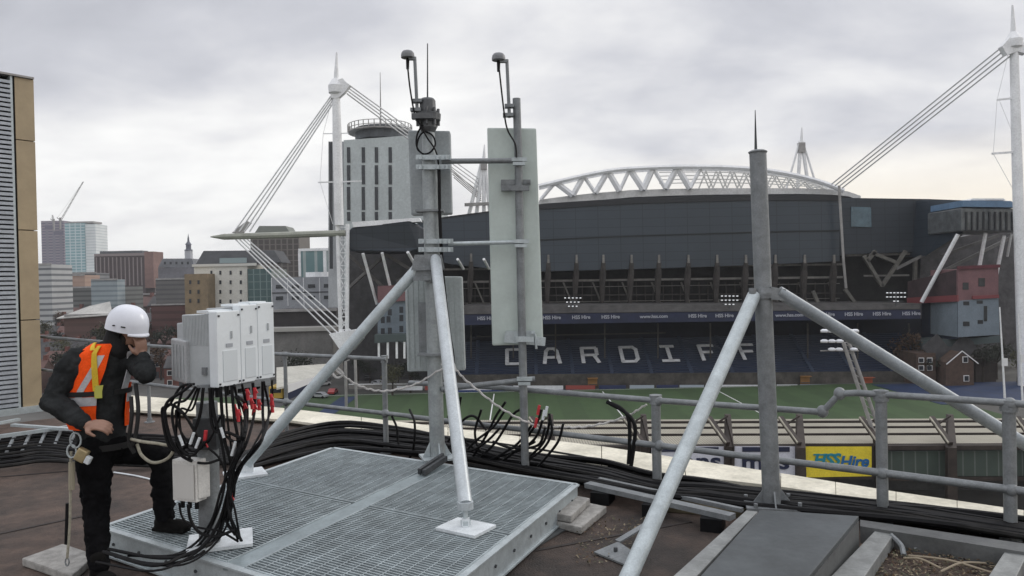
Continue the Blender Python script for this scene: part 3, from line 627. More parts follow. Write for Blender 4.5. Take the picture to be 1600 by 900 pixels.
pwin(t, 405, 525, 483, 487, 245, stg, 'roof_edge', .8)
t = building('canopy_hall', 'low hall with long pale flat roof edge below the dark warehouse', 395, 518, 514, 222, 14, mat('hall_grey', (.20, .195, .185), .8, 0, .2, .3))
pwin(t, 395, 520, 512, 518, 222, mat('pale_roof', (.42, .41, .38), .8), 'roof_edge', 1.2)
# left jumble
LB = [('white banded apartment block tight against the tan wall', 60, 80, 413, 420, 20, 'white_band', (.46, .47, .47), (.16, .17, .18)),
      ('low grey deck car park with long horizontal bands on the left', 78, 190, 449, 520, 30, 'carpark', (.15, .155, .15), (.075, .08, .075)),
      ('peach fronted low block above the car park', 108, 132, 430, 540, 20, 'peach', (.40, .28, .22), (.36, .25, .20)),
      ('pale blue grey glazed pavilion right of the peach block', 142, 183, 437, 500, 10, 'pavil', (.30, .35, .37), (.2, .24, .26)),
      ('grey stepped office behind the peach block', 80, 150, 427, 600, 20, 'step', (.24, .245, .25), (.12, .125, .13)),
      ('long brown brick terrace below the wide brown office', 170, 250, 460, 620, 16, 'brn', (.10, .075, .065), (.06, .05, .045)),
      ('dark red brick warehouse left of the tan block', 236, 290, 476, 330, 14, 'drb', (.12, .06, .055), (.085, .045, .04)),
      ('brick hall carrying the pale sloped roof left of the helmet', 100, 176, 492, 300, 14, 'hallp', (.12, .07, .06), (.10, .06, .05)),
      ('low grey building between the civic roof and the tan block', 243, 292, 436, 520, 16, 'lowg', (.14, .135, .13), (.09, .09, .09))]
for lb, x0, x1, y0, dep, th, nm, c1, c2 in LB: 
    t = building('city_building', lb, x0, x1, y0, dep, th, stripes('wall_'+nm, c1, c2, 2, .3, .4, .8, 0, .1))
    pwin(t, x0, x1, y0-1.5, y0+1, dep, stg, 'roof_edge', .5)
d = MB(); d.prism([P(88, 497, 299), P(176, 491, 299), P(172, 471, 308), P(140, 478, 308)], (0, 0, -.4)); tag(d.build('hall_roof', mat('pale_roof2', (.50, .49, .46), .8, 0, .2, .2)), 'pale sloped hall roof left of the helmet', 'roof')
# terrace houses, one prototype with parts, copied
brick = [mat('brick_red', (.15, .062, .05), .9, 0, .6, .3), mat('brick_brown', (.10, .06, .05), .9, 0, .6, .3)]
slate = [mat('house_slate', (.06, .058, .06), .8, 0, .5, .35), mat('house_tile', (.13, .07, .06), .8, 0, .5, .35)]
def house(kind, loc):
    t = thing('terrace_house', loc, 'x', 'house', 'terrace houses below the roof at left'); o = V(loc)
    d = MB(); d.box(o+V((0, 0, 2.9)), (6, 9, 5.8)); d.prism([o+V((-3, -4.5, 5.8)), o+V((-3, 4.5, 5.8)), o+V((-3, 0, 8.4))], (6, 0, 0)); d.build('wall', brick[kind], t)
    d = MB()
    for s_ in (-1, 1): d.prism([o+V((-3.1, s_*4.9, 5.62)), o+V((-3.1, s_*4.9, 5.85)), o+V((-3.1, 0, 8.75)), o+V((-3.1, 0, 8.45))], (6.2, 0, 0))
    rf = d.build('roof', slate[kind], t)
    d = MB(); d.box(o+V((2.3, .4, 9)), (.9, 1.4, 2)); d.build('chimney', brick[0], rf)
    for x, z in ((-1.5, 1.6), (-1.5, 4.3), (1.4, 4.3)):
        d = MB(); d.box(o+V((x, -4.52, z)), (1.4, .12, 1.5)); w_ = d.build('window', mat('window_white_frame', (.6, .6, .58), .7), t)
        d = MB(); d.box(o+V((x, -4.58, z)), (1.1, .1, 1.2)); d.build('pane', gls, w_)
    d = MB(); d.box(o+V((1.4, -4.53, 1.05)), (1, .12, 2.1)); d.build('door', dsteel, t)
    return t
pr = [house(0, (-165, 300, GZ)), house(1, (-172, 300, GZ))]
pr[0]['label'] = 'red brick terrace house with slate roof in the old streets at left'
pr[1]['label'] = 'brown brick terrace house with red tiled roof in the old streets at left'
index_kids()
for i, (row_d, x0, x1, ang) in enumerate(((205, 55, 300, 12), (232, 60, 330, 4), (262, 60, 300, -6), (298, 64, 300, 8), (335, 64, 290, 0), (375, 64, 300, 5), (430, 64, 300, -3), (500, 90, 300, 4), (590, 150, 300, 0))):
    xa, xb = P(x0, 500, row_d).x, P(x1, 500, row_d).x; big_ = {430: 1.6, 500: 1.9, 590: 2.2}.get(row_d, 1); n_ = int((xb-xa)/(6.1*big_))
    for k in range(n_):
        if random.random() < .12: continue
        s_ = pr[random.random() < .4]; c = copy_tree(s_, loc=V((xa+6.05*big_*k, row_d+k*6.05*math.sin(R(ang)), GZ+random.uniform(-.3, .3))), rz=R(ang))
        c.scale = (big_, big_, big_*(1.15 if i % 3 == 2 else 1))
for p_ in pr: p_.location = p_.location
# trees
leafm = [mat('leaf_dark', (.028, .034, .022), .9, 0, .6, .5), mat('leaf_olive', (.07, .07, .035), .9, 0, .6, .4), mat('leaf_russet', (.085, .05, .03), .9, 0, .6, .4)]
bark = mat('bark', (.05, .04, .032), .9, 0, 1, .3)
def tree(loc, h, kind, seed, label, group):
    rd = random.Random(seed); o = V(loc); t = thing('tree', loc, label, 'tree', group)
    d = MB(); d.tube([o, o+V((.1, 0, h*.3)), o+V((.2, .1, h*.62))], [h*.035, h*.025, h*.012], 7)
    cs = []
    for k in range(7):
        a = rd.uniform(0, 6.28); q = o+V((math.cos(a)*h*rd.uniform(.1, .27), math.sin(a)*h*rd.uniform(.1, .27), h*rd.uniform(.5, .86))); cs.append(q); d.tube([o+V((.1, 0, h*.35)), (o+V((0, 0, h*.45))+q)/2, q], [h*.015, h*.01, h*.003], 5)
    d.build('trunk', bark, t); d = MB()
    for k in range(620):
        c = rd.choice(cs); v = V((rd.gauss(0, 1), rd.gauss(0, 1), rd.gauss(0, .8))); v = v*(h*.085); p = c+v; s_ = h*.02*rd.uniform(.6, 1.6)
        e1 = V((rd.gauss(0, 1), rd.gauss(0, 1), rd.gauss(0, 1))).normalized(); e2 = e1.orthogonal().normalized()
        d.add([p+e1*s_, p+e2*s_, p-e1*s_, p-e2*s_], [(0, 1, 2, 3)])
    d.build('crown', leafm[kind], t); return t
tl = {0: 'dark leaved tree among the brick houses at left', 1: 'olive green tree among the brick houses at left', 2: 'russet autumn tree among the brick houses at left'}
tp = [tree((-150+9*k, 330, GZ), 11, k, k+3, tl[k], 'trees among the houses') for k in range(3)]
index_kids(); rt_ = random.Random(4)
for i, (px, py, dep, sc_, kd) in enumerate([(100, 540, 215, 1.0, 0), (128, 510, 245, 1, 0), (150, 505, 250, 1.1, 0), (85, 500, 300, 1.1, 0), (165, 490, 285, 1.2, 0), (188, 480, 285, 1.3, 0), (255, 470, 350, 1.4, 1), (270, 455, 400, 1.4, 1), (235, 475, 330, 1.2, 2), (290, 485, 260, 1.1, 2),
        (215, 460, 430, 1.3, 2), (280, 440, 470, 1.6, 1), (245, 435, 500, 1.5, 0), (300, 500, 245, .9, 0), (250, 520, 225, 1, 2), (320, 478, 300, .8, 0), (340, 476, 300, .8, 0), (355, 478, 295, .7, 0), (275, 520, 225, .9, 0)]+[(rt_.uniform(70, 335), 480, rt_.uniform(240, 640), rt_.uniform(.7, 1.5), rt_.choice((0, 0, 1, 2))) for _ in range(46)]):
    p = P(px, py, dep); c = copy_tree(tp[kd], loc=V((p.x, dep, GZ)), rz=i*1.3); c.scale = (sc_*.9, sc_*.9, sc_)
for i, (px, dep, h, kd, lb, gr) in enumerate([(465, 190, 11, 0, 'dark bushy tree in the street left of the lattice mast foot', None), (1450, 184, 9, 0, 'dark tree left of the little brick house by the pitch', None), (1535, 186, 10, 0, 'dark tree right of the little brick house by the pitch', None),
        (1556, 190, 12, 0, 'tall dark tree beside the white lamp post at right', None), (1425, 192, 13, 2, 'tall bare brown tree at the right end of the blue stand', None), (612, 184, 8, 1, 'yellow green tree in front of the left corner block', None), (640, 188, 8, 0, 'dark tree behind the lower ribbed antenna', None), (1590, 182, 9, 1, 'olive tree at the right edge of the pitch', None)]):
    p = P(px, 560, dep); tree((p.x, dep, GZ), h, kd, 20+i, lb, gr)
# little gabled house at the right end of the pitch
hb = P(1500, 598, 180); hb.z = GZ
t = thing('gabled_house', hb, 'little brown brick house with white gable trim right of the pitch', 'house')
zt = P(1500, 566, 180).z; zp = P(1500, 549, 180).z; wd = 3.4
d = MB(); d.prism([hb+V((-wd, 0, 0)), hb+V((wd, 0, 0)), V((hb.x+wd, hb.y, zt)), V((hb.x, hb.y, zp)), V((hb.x-wd, hb.y, zt))], (0, 9, 0)); d.build('wall', mat('house_brown', (.085, .055, .042), .9, 0, .8, .3), t)
d = MB()
for s_ in (-1, 1): d.bar(V((hb.x+s_*(wd+.5), hb.y+4, zt-.3)), V((hb.x, hb.y+4, zp+.2)), 10, .25, upv=(-s_*.6, 0, 1))
d.build('roof', slate[0], t)
d = MB()
for s_ in (-1, 1): d.bar(V((hb.x+s_*(wd+.5), hb.y-1.1, zt-.3)), V((hb.x, hb.y-1.1, zp+.2)), .1, .22)
d.build('gable_trim', wht, t)
for x, z in ((1.3, 6.5), (1.5, 1.9)):
    d = MB(); d.box(hb+V((x, -.1, z)), (1.3, .2, 1.5)); w_ = d.build('window', wht, t); d = MB(); d.box(hb+V((x, -.22, z)), (1.0, .1, 1.2)); d.build('pane', gls, w_)
t = building('brick_lodge', 'low dark brick lodge with white windows left of the gabled house', 1432, 1462, 552, 183, 8, mat('house_brown', (.11, .065, .045), .9))
for x in (1440, 1453):
    for y in (563, 575): 
        w_ = pwin(t, x-4, x+4, y-4, y+4, 183, wht); pwin(w_, x-3, x+3, y-3, y+3, 182.7, gls, 'pane')
t = building('brick_lodge', 'long low dark brick wing behind the gabled house', 1524, 1556, 560, 186, 8, mat('house_dark', (.05, .04, .035), .9, 0, .6, .3))
for i, (x0, x1, y0, dep) in enumerate(((1558, 1600, 385, 320), (1560, 1640, 455, 260), (1562, 1640, 500, 230))):
    t = building('city_building', ['pale concrete block glimpsed at the right edge beyond the stadium', 'grey flat roofed block beneath the pale one at the right edge', 'pale low building beside the right lamp post'][i], x0, x1, y0, dep, 20, stripes('redge%d' % i, ((.3, .29, .27), (.22, .22, .22), (.38, .37, .35))[i], ((.18, .18, .18), (.12, .12, .12), (.2, .2, .2))[i], 2, .25, .35, .8, 0, .1))
# lamp posts and flag poles
for i, (a, b, lb) in enumerate((((1562, 480), (1570, 622), 'slim white pole with a small box sign right of the gabled house'), ((1591, 490), (1598, 630), 'slim white pole next to the right edge of the photo'))):
    t = thing('lamp_post', P(b[0], b[1], 150), lb, 'pole'); d = MB(); d.tube([P(*a, 150), P(*b, 150)], [.12, .22], 8); d.build('pole', stw, t)
    d = MB(); q = P(a[0]+1, 566 if i == 0 else 560, 149.7); d.box(q+V((.9, 0, 0)), (1.2, .1, 1.6)); d.build('sign_box', wht, t)
for i, (a, b) in enumerate((((555, 560), (557, 640)), ((540, 565), (541, 635)))):
    t = thing('lamp_post', P(b[0], b[1], 150), ['thin grey pole right of the raking brace', 'thin grey pole left of its twin by the brace'][i], 'pole'); d = MB(); d.tube([P(*a, 150), P(*b, 150)], .3, 8); d.build('pole', stg, t)
    d = MB(); d.tube([P(a[0], a[1], 150), P(a[0]+6, a[1]-3, 150)], .12, 6); d.build('lamp_arm', stg, t)
# street at left: cars, van, banner
def car(loc, rz, colm, label):
    t = thing('parked_car', (0, 0, 0), label, 'car', 'cars parked in the street at left')
    prof = [(-2.1, .35), (-2.1, .85), (-1.5, .95), (-.9, 1.42), (.6, 1.42), (1.2, .98), (2.1, .85), (2.15, .35)]
    d = MB(); d.prism([V((x, -.85, z)) for x, z in prof], (0, 1.7, 0)); d.build('body', colm, t, bevel=.06)
    d = MB(); d.prism([V((x, -.87, z)) for x, z in ((-1.4, .95), (-.85, 1.34), (.55, 1.34), (1.05, .98))], (0, 1.74, 0)); d.build('window', gls, t)
    for x in (-1.35, 1.35):
        for y in (-.8, .8): d = MB(); d.tube([V((x, y-.1, .33)), V((x, y+.1, .33))], .33, 12); d.build('wheel', blk, t)
    t.location = loc; t.rotation_euler = (0, 0, rz)
cm_ = [mat('car_silver', (.4, .41, .43), .3, .3), mat('car_black', (.02, .02, .022), .3), mat('car_white', (.65, .65, .65), .3), mat('car_red', (.3, .03, .03), .3)]
for i, (px, py, k, lb) in enumerate(((478, 612, 1, 'black car parked left of the thin grey poles'), (505, 603, 2, 'white car parked behind the brace pipe'), (520, 616, 3, 'red car parked next to the blue pitch apron'), (455, 580, 0, 'silver car parked beyond the pale canopy'), (500, 622, 0, 'silver car parked nearest below the handrail'))):
    p = G(px, py, GZ); car((p.x, p.y, GZ+.06), R(20+i*35), cm_[k], lb)
for i, (px, py, k, lb) in enumerate(((440, 545, 1, 'black car in the yard below the long pale roof edge'), (452, 552, 2, 'white car in the yard below the long pale roof edge'), (500, 548, 3, 'red car in the yard left of the lattice mast foot'), (575, 590, 1, 'black car by the left end of the pitch'), (590, 598, 0, 'silver car by the left end of the pitch'))):
    p = G(px, py+4, GZ); car((p.x, p.y, GZ+.06), R(10+i*30), cm_[k], lb)
for i, (px, py, h, kd, lb) in enumerate(((560, 590, 7, 0, 'dark bush beside the thin grey poles'), (578, 592, 6, 0, 'low dark bush left of the pitch corner'), (622, 596, 6, 0, 'low dark bush right of the guardrail end post'), (440, 560, 8, 0, 'dark tree just right of the radio units'), (490, 560, 6, 2, 'russet bush in the yard by the mast foot'))):
    p = G(px, py+6, GZ); tree((p.x, p.y, GZ), h, kd, 60+i, lb, None)
t = thing('yard_wall', P(590, 600, 189), 'low pale wall along the left end of the pitch', 'wall'); d = MB(); d.bar(P(545, 604, 190), P(690, 603, 190), .3, 1.2); d.build('wall', conc2, t); d = MB(); d.bar(P(545, 600.5, 190), P(690, 599.5, 190), .4, .15); d.build('coping', stw, t)
t = thing('awning_roof', P(470, 590, 120), 'long pale canvas canopy with blue printed hem behind the radio units', 'canopy')
d = MB(); d.prism([P(432, 574, 130), P(515, 568, 150), P(505, 590, 122), P(432, 606, 110)], (0, 0, -.3)); d.build('canvas', mat('canvas_pale', (.46, .45, .40), .9, 0, .3, .15), t)
d = MB(); d.prism([P(450, 601, 112), P(506, 584, 121), P(506, 590, 121), P(450, 614, 112)], (0, .1, 0)); d.build('hem', wht, t)
d = MB(); d.prism([P(450, 613, 112.1), P(500, 591, 120), P(500, 602, 120), P(450, 625, 112.1)], (0, .1, 0)); d.build('skirt', navy, t)
t = thing('flatbed_van', P(437, 622, 120), 'yellow cabbed van below the pale canopy', 'van'); d = MB(); b_ = P(437, 622, 120)
d.box(b_+V((0, 0, 1.2)), (2.2, 4, 1.9)); d.build('body', mat('van_yellow', (.5, .33, .05), .5), t, bevel=.1); d = MB(); d.box(b_+V((0, -2.02, 1.5)), (1.8, .1, .7)); d.build('window', gls, t); d = MB(); d.tube([b_+V((-1.15, -1.2, .35)), b_+V((1.15, -1.2, .35))], .35, 10); d.tube([b_+V((-1.15, 1.2, .35)), b_+V((1.15, 1.2, .35))], .35, 10); d.build('axle_wheels', blk, t)
# ================================================================== NEAR STAND (seen from behind, below the roof edge)
ns_ = thing('near_stand', P(1200, 760, 80), 'near stand seen from behind with cream corrugated roof and dark brown posts', 'grandstand')
creamr = stripes('cream_corrugated', (.36, .335, .265), (.20, .185, .15), 0, 3.2, .35, .7, 0, .35)
dbr = mat('dark_brown_steel', (.045, .034, .028), .7, .1, .8, .4)
def yline(x, y0, y1): return y0+(y1-y0)*(x-700)/900
bands = [(655, 659), (661.5, 668), (670, 679), (681, 696)]
deps = [102, 96, 90, 83]
for (ya, yb), dp in zip(bands, deps):
    d = MB(); d.prism([P(560, ya+2, dp+5.5), P(1750, ya-2, dp+5.5), P(1750, yb-2, dp), P(560, yb+2, dp)], (0, 0, -.25)); d.build('roof_sheet', creamr, ns_)
    d = MB(); d.bar(P(560, yb+3.2, dp-.1), P(1750, yb-1, dp-.1), .25, .42); d.build('roof_purlin', dbr, ns_)
d = MB(); d.bar(P(560, 701, 82), P(1750, 698, 82), .5, .5); d.build('eaves_beam', dbr, ns_)
d = MB(); d.pp([(560, 702, 83), (1750, 699, 83), (1750, 765, 83), (560, 765, 83)], .4); d.build('rear_wall', mat('rear_wall_dark', (.045, .045, .043), .9, 0, .5, .4), ns_)
for x in (860, 1006, 1138, 1250, 1376, 1486, 1620):
    d = MB(); d.prism([P(x-4, 648, 86), P(x+4, 648, 86), P(x+9, 700, 81), P(x+11, 790, 81), P(x-5, 790, 81), P(x-5, 700, 81)], (0, .5, 0)); d.build('column', dbr, ns_)
    d = MB(); d.bar(P(x-30, 653, 86), P(x-1, 694, 81.3), .5, .5); d.build('strut', dbr, ns_)
    d = MB(); d.bar(P(x-33, 652, 85.6), P(x-4, 692, 80.9), .16, .16); d.build('strut_edge', creamr, ns_)
    d = MB(); d.bar(P(x-22, 664, 85), P(x-1, 650, 85), .18, .18); d.build('cross_strut', dbr, ns_)
d = MB(); d.pp([(1376, 706, 82.4), (1750, 704, 82.4), (1750, 744, 82.4), (1376, 744, 82.4)], .3)
d.build('fence_panel', stripes('green_corrugated', (.055, .075, .062), (.12, .14, .125), 0, .75, .12, .7, 0, .4), ns_)
d = MB(); d.bar(P(1376, 748, 82), P(1750, 748, 82), .3, .4); d.build('rail', dbr, ns_)
t = thing('advertising_sign', P(1310, 744, 81), 'yellow sign reading HSS Hire in blue, fixed under the cream roof edge', 'sign')
d = MB(); d.pp([(1258, 698, 81.6), (1362, 698, 81.6), (1362, 744, 81.6), (1258, 746, 81.6)], .2); d.build('panel', mat('sign_yellow', (.78, .62, .04), .5, 0, .8, .1), t)
d = MB(); d.pp([(1252, 693, 81.7), (1366, 693, 81.7), (1366, 749, 81.7), (1252, 749, 81.7)], .1); d.build('frame', dbr, t)
blu2 = mat('sign_blue', (.01, .12, .32), .5); teal = mat('sign_teal', (.01, .22, .30), .5)
text_mb('HSS', 1.75, .03, MF, P(1291, 719, 81.5), shear=.25, off=.06).build('lettering', teal, t)
text_mb('Hire', 1.75, .03, MF, P(1334, 722, 81.5), shear=.25, off=.05).build('lettering', blu2, t)
d = MB(); a, b = P(1271, 710.5, 81.45), P(1312, 710.5, 81.45); d.bar(a, b, .06, .16); d.build('logo_bar', teal, t)
for x0, x1, lb, txt, tx in ((1148, 1244, 'white sign with dark top stripe and lettering, left of the yellow sign', 'mps', 1196), (1018, 1133, 'wide white sign with dark top stripe partly hidden by the brace', 'lans', 1092)):
    t = thing('advertising_sign', P((x0+x1)/2, 744, 81), lb, 'sign')
    d = MB(); d.pp([(x0, 698, 81.6), (x1, 698, 81.6), (x1, 744, 81.6), (x0, 744, 81.6)], .2); d.build('panel', mat('sign_white', (.62, .63, .70), .5, 0, .8, .08), t)
    d = MB(); d.pp([(x0+12, 698.5, 81.5), (x1-10, 698.5, 81.5), (x1-10, 706, 81.5), (x0+12, 706, 81.5)], .06); d.build('stripe', navy, t)
    text_mb(txt, 2.6, .03, MF, P(tx, 722, 81.5), xs=1.25, off=.06).build('lettering', navy, t)
# floodlight frame of the near stand
t = thing('floodlight', P(1385, 760, 84), 'leaning twin pole floodlight frame with three rows of white lamps', 'floodlight')
for a, b in (((1318, 536), (1366, 680)), ((1326, 534), (1377, 680)), ((1366, 680), (1378, 760)), ((1377, 680), (1388, 760))):
    d = MB(); d.tube([P(*a, 84), P(*b, 84)], .22 if b[1] < 700 else .26, 8); d.build('pole', stg if b[1] < 700 else dbr, t)
d = MB()
for i in range(12): q = i/12; d.bar(P(1318+48*q, 536+144*q, 84), P(1326+51*(q+.06), 534+146*(q+.06), 84), .09)
d.build('lacing', stg, t)
for row, (y, xs_) in enumerate(((517, (1288, 1300, 1328, 1336)), (533, (1288, 1300, 1312)), (546, (1300, 1311, 1334)))):
    d = MB(); d.bar(P(1282, y+2, 84), P(1342, y+2, 84), .12); d.build('cross_arm', stg, t)
    for x in xs_:
        d = MB(); q = P(x, y, 83.6); d.lathe([(.30, -.16), (.42, -.05), (.42, .08), (.2, .2)], q, 12); d.build('lamp', mat('lamp_white', (.75, .77, .8), .4), t)
# ================================================================== LOUVRED PLANT ENCLOSURE
t = thing('plant_enclosure', P(30, 645, 11.4), 'tall plant enclosure with grey louvres and tan cladding at the left edge', 'enclosure')
c1 = P(66, 640, 11.7); c1.z = 0; ztop = P(66, 124, 11.7).z
dr = V((.36, .44, 0)).normalized(); c0 = c1 - dr*1.6; nrm = V((dr.y, -dr.x, 0))     # nrm faces the viewer's right/front
def facept(px):     # point on the face line for a pixel column
    r = ray(px, 400); k = (c1.x*dr.y - c1.y*dr.x)/(r.x*dr.y - r.y*dr.x); return V((r.x*k, r.y*k, 0))
cm1 = facept(30); back = V((-dr.y, dr.x, 0))*3.5
tan = mat('tan_cladding', (.385, .305, .195), .6, 0, 1.2, .13, .04, 12, grit=.06)
zj = [P(66, y, 11.7).z for y in (640, 499, 360, 221, 124)]
for a, b in zip(zj[:-1], zj[1:]):
    d = MB(); p, q = cm1+V((0, 0, a+.008)), c1+V((0, 0, a+.008)); d.prism([p, q, q+V((0, 0, b-a-.016)), p+V((0, 0, b-a-.016))], back*.04); d.build('cladding_panel', tan, t)
d = MB(); d.prism([c1+back*.045, c1+back, c0+back+dr*.2, c0+back*.045], (0, 0, ztop-.02)); d.build('wall', mat('enclosure_dark', (.03, .03, .03), .8), t)
d = MB(); pl = facept(23); d.prism([pl, cm1-dr*.03, cm1-dr*.03+back*.04, pl+back*.04], (0, 0, ztop)); d.build('frame', galvl, t)
d = MB(); d.prism([cm1-dr*.025-nrm*.02, cm1-nrm*.02, cm1+back*.04, cm1-dr*.025+back*.04], (0, 0, ztop)); d.build('joint', blk, t)
d = MB(); q0 = c0-dr*.6; n_ = 70; zb0 = .12
for i in range(n_):
    z = zb0+(ztop-zb0-.05)*i/n_; a, b = q0+V((0, 0, z)), pl+V((0, 0, z))
    d.prism([a, b, b+V((0, 0, .042)), a+V((0, 0, .042))], back*.006); d.prism([a+V((0, 0, .042)), b+V((0, 0, .042)), b+back*.03+V((0, 0, .062)), a+back*.03+V((0, 0, .062))], (0, 0, .004))
d.build('louvre', mat('louvre_grey', (.42, .45, .49), .45, .2, 4, .15), t)
d = MB(); d.prism([q0-nrm*-.03+V((0,0,ztop)), c1+nrm*.03+V((0, 0, ztop)), c1+back+V((0, 0, ztop)), q0+back+V((0, 0, ztop))], (0, 0, .03)); d.build('roof_cap', stg, t)
d = MB(); d.prism([q0+nrm*.05, c1+nrm*.05, c1+back*.02, q0+back*.02], (0, 0, .1)); d.build('base_trim', galvl, t)
# ================================================================== GUARD RAILS
def rp(px, py, off=0): return P(px, py, RD(px, off-(.12 if px > 640 else 0)))
def guard(label, posts, rails, extra=()):
    b0 = rp(posts[0][0], posts[0][2]); t = thing('guardrail', (b0.x, b0.y, 0), label, 'railing', 'galvanised guardrail lengths along the roof edge')
    for (x, y0, y1, rr) in posts:
        a, b = rp(x, y0), rp(x, y1); a.x = (a.x+b.x)/2; b.x = a.x; b.z = min(b.z, .03) if b.z > .03 else b.z
        d = MB(); d.tube([b, a], rr, 10); d.lathe([(rr*1.35, -.04), (rr*1.35, .04)], a, 10); d.build('post', galvd, t, smooth=True)
        d = MB(); d.lathe([(.07, 0), (.07, .012), (rr*1.5, .015), (rr*1.5, .06)], V((a.x, a.y, 0)), 12); d.build('post_foot', galvd, t)
    for nm, pts, rr in rails:
        d = MB(); d.tube([rp(x, y, -.03) for x, y in pts], rr, 10); d.build(nm, galvd, t, smooth=True)
    for (x, y) in extra:
        a = rp(x, y, -.02); d = MB(); d.ell(a, .045, .045, .05); d.build('clamp', galvd, t, smooth=True)
    return t
guard('far left guardrail length behind the worker and radio units', [(232, 540, 640, .024), (447, 555, 690, .024), (602, 561, 708, .030)], [('top_rail', [(40, 524), (230, 540), (430, 553), (604, 561)], .024), ('mid_rail', [(40, 574), (215, 598), (480, 632), (640, 650)], .024)], ((447, 628), (602, 646)))
guard('middle guardrail length between the main mast and the right mast', [(818, 608, 738, .03), (1026, 624, 782, .042)], [('top_rail', [(640, 598), (770, 605), (1030, 626), (1285, 644)], .026), ('mid_rail', [(640, 651), (860, 676), (1030, 696), (1290, 728)], .027)], ((1028, 626), (1030, 696), (820, 671)))
guard('right guardrail length stepping up beyond the thick right mast', [(1378, 618, 822, .042), (1578, 634, 858, .042)], [('top_rail', [(1285, 644), (1300, 628), (1312, 615), (1340, 614), (1450, 621), (1720, 640)], .026), ('mid_rail', [(1290, 728), (1380, 739), (1580, 765), (1760, 788)], .029)], ((1285, 643), (1312, 615), (1377, 618), (1379, 739), (1578, 632), (1580, 765)))
# ================================================================== GRATING PLATFORM
ZP = .22
Lc, Bc, Rc = G(160, 822, ZP), G(520, 699, ZP), G(901, 756, ZP)
Nc = Lc+(Rc-Bc)
pf = thing('grating_platform', (Lc+Rc)/2*1-V((0, 0, ZP)), 'galvanised steel grating platform carrying the main mast and the radio pedestal', 'platform')
U = (Rc-Bc); Vv = (Lc-Bc); ul, vl = U.length, Vv.length; uh, vh = U.normalized(), Vv.normalized()
def Q(u, v, z=0.0): return Bc+uh*u+vh*v+V((0, 0, z))
gtop = mat('grating_steel', (.385, .435, .45), .5, .3, 6, .25)
gaps = [(0.03, ul*.485), (ul*.545, ul-.03)]
pan = []
for (u0, u1) in gaps:
    n_ = int((vl-.06)/.034); half = n_//2
    for hh in range(2):
        v0 = .03+hh*vl/2; v1 = vl/2-.012 if hh == 0 else vl-.03
        d = MB(); k = int((v1-v0)/.030)
        for i in range(k+1):
            v = v0+(v1-v0)*i/k; d.bar(Q(u0, v, -.016), Q(u1, v, -.016), .0085, .03)
        d2 = int((u1-u0)/.10)
        for i in range(d2+1):
            u = u0+(u1-u0)*i/d2; d.bar(Q(u, v0, -.006), Q(u, v1, -.006), .006, .008)
        for e in (v0, v1): d.bar(Q(u0, e, -.015), Q(u1, e, -.015), .012, .034)
        for e in (u0, u1): d.bar(Q(e, v0, -.0155), Q(e, v1, -.0155), .012, .036)
        d.build('grating_panel', gtop, pf)
d = MB(); d.bar(Q(ul*.515, 0, -.02), Q(ul*.515, vl, -.02), ul*.055, .034); d.build('cover_strip', mat('cover_strip_steel', (.29, .345, .36), .4, .35, 5, .2), pf, bevel=.003)
def chan(a, b, nm):
    d = MB(); d.bar(a-V((0, 0, .1)), b-V((0, 0, .1)), .012, .17); d.bar(a-V((0, 0, .008)), b-V((0, 0, .008)), .05, .012); d.bar(a-V((0, 0, .192)), b-V((0, 0, .192)), .05, .012)
    ch = d.build(nm, galvl, pf)
    n_ = 9; di = (b-a).normalized(); sd_ = V((di.y, -di.x, 0))
    for i in range(n_):
        p = a.lerp(b, (i+.5)/n_)-V((0, 0, .1)); d = MB(); d.tube([p-sd_*.016, p+sd_*.016], .011, 6); d.build('bolt', dsteel, ch)
chan(Q(ul, 0), Q(ul, vl), 'edge_channel'); chan(Q(0, 0), Q(0, vl), 'edge_channel'); chan(Q(0, vl), Q(ul, vl), 'edge_channel'); chan(Q(0, 0), Q(ul, 0), 'edge_channel')
d = MB()
for v in (vl*.33, vl*.66): d.bar(Q(0, v, -.12), Q(ul, v, -.12), .08, .1)
d.build('cross_beam', galvd, pf)
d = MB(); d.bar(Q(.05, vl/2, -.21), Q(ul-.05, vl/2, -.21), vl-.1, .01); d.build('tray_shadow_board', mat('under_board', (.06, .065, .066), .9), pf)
# ================================================================== MAIN MAST
mf = G(683, 716, ZP); dm = mf.y
mm = thing('antenna_mast', mf, 'main galvanised antenna mast braced by two pipe legs on the grating', 'mast')
def mp(px, py, dd=0.0): return P(px, py, dm+dd)
d = MB(); d.tube([mp(684, 716), mp(680, 600), mp(676, 420), mp(672, 290), mp(669, 200)], [.072, .072, .076, .074, .06], 18); d.build('pole', mat('mast_galv', (.36, .39, .395), .5, .3, 5, .22, .08, 40), mm, smooth=True)
d = MB(); c = mp(669, 200); d.lathe([(.06, -.05), (.085, 0), (.085, .05), (.12, .07), (.125, .13), (.08, .15), (.075, .26), (.06, .28)], c, 16)
for i in range(8): a = i*.785; d.tube([c+V((.1*math.cos(a), .1*math.sin(a), .02)), c+V((.1*math.cos(a), .1*math.sin(a), .18))], .014, 6)
d.box(c+V((-.04, -.1, .09)), (.2, .07, .05)); d.build('mast_head', mat('mast_head_dark', (.12, .125, .13), .5, .3, 8, .35), mm)
d = MB(); d.tube([mp(668, 160), mp(668, 68)], [.008, .005], 6); d.build('lightning_rod', dsteel, mm)
d = MB(); d.box(mf+V((0, 0, .012)), (.30, .30, .02), .3)
for i in range(4): a = i*1.571+.3; d.prism([mf+V((math.cos(a)*.07, math.sin(a)*.07, .02)), mf+V((math.cos(a)*.14, math.sin(a)*.14, .02)), mf+V((math.cos(a)*.07, math.sin(a)*.07, .16))], V((-math.sin(a), math.cos(a), 0))*.01)
d.build('base_plate', galvl, mm)
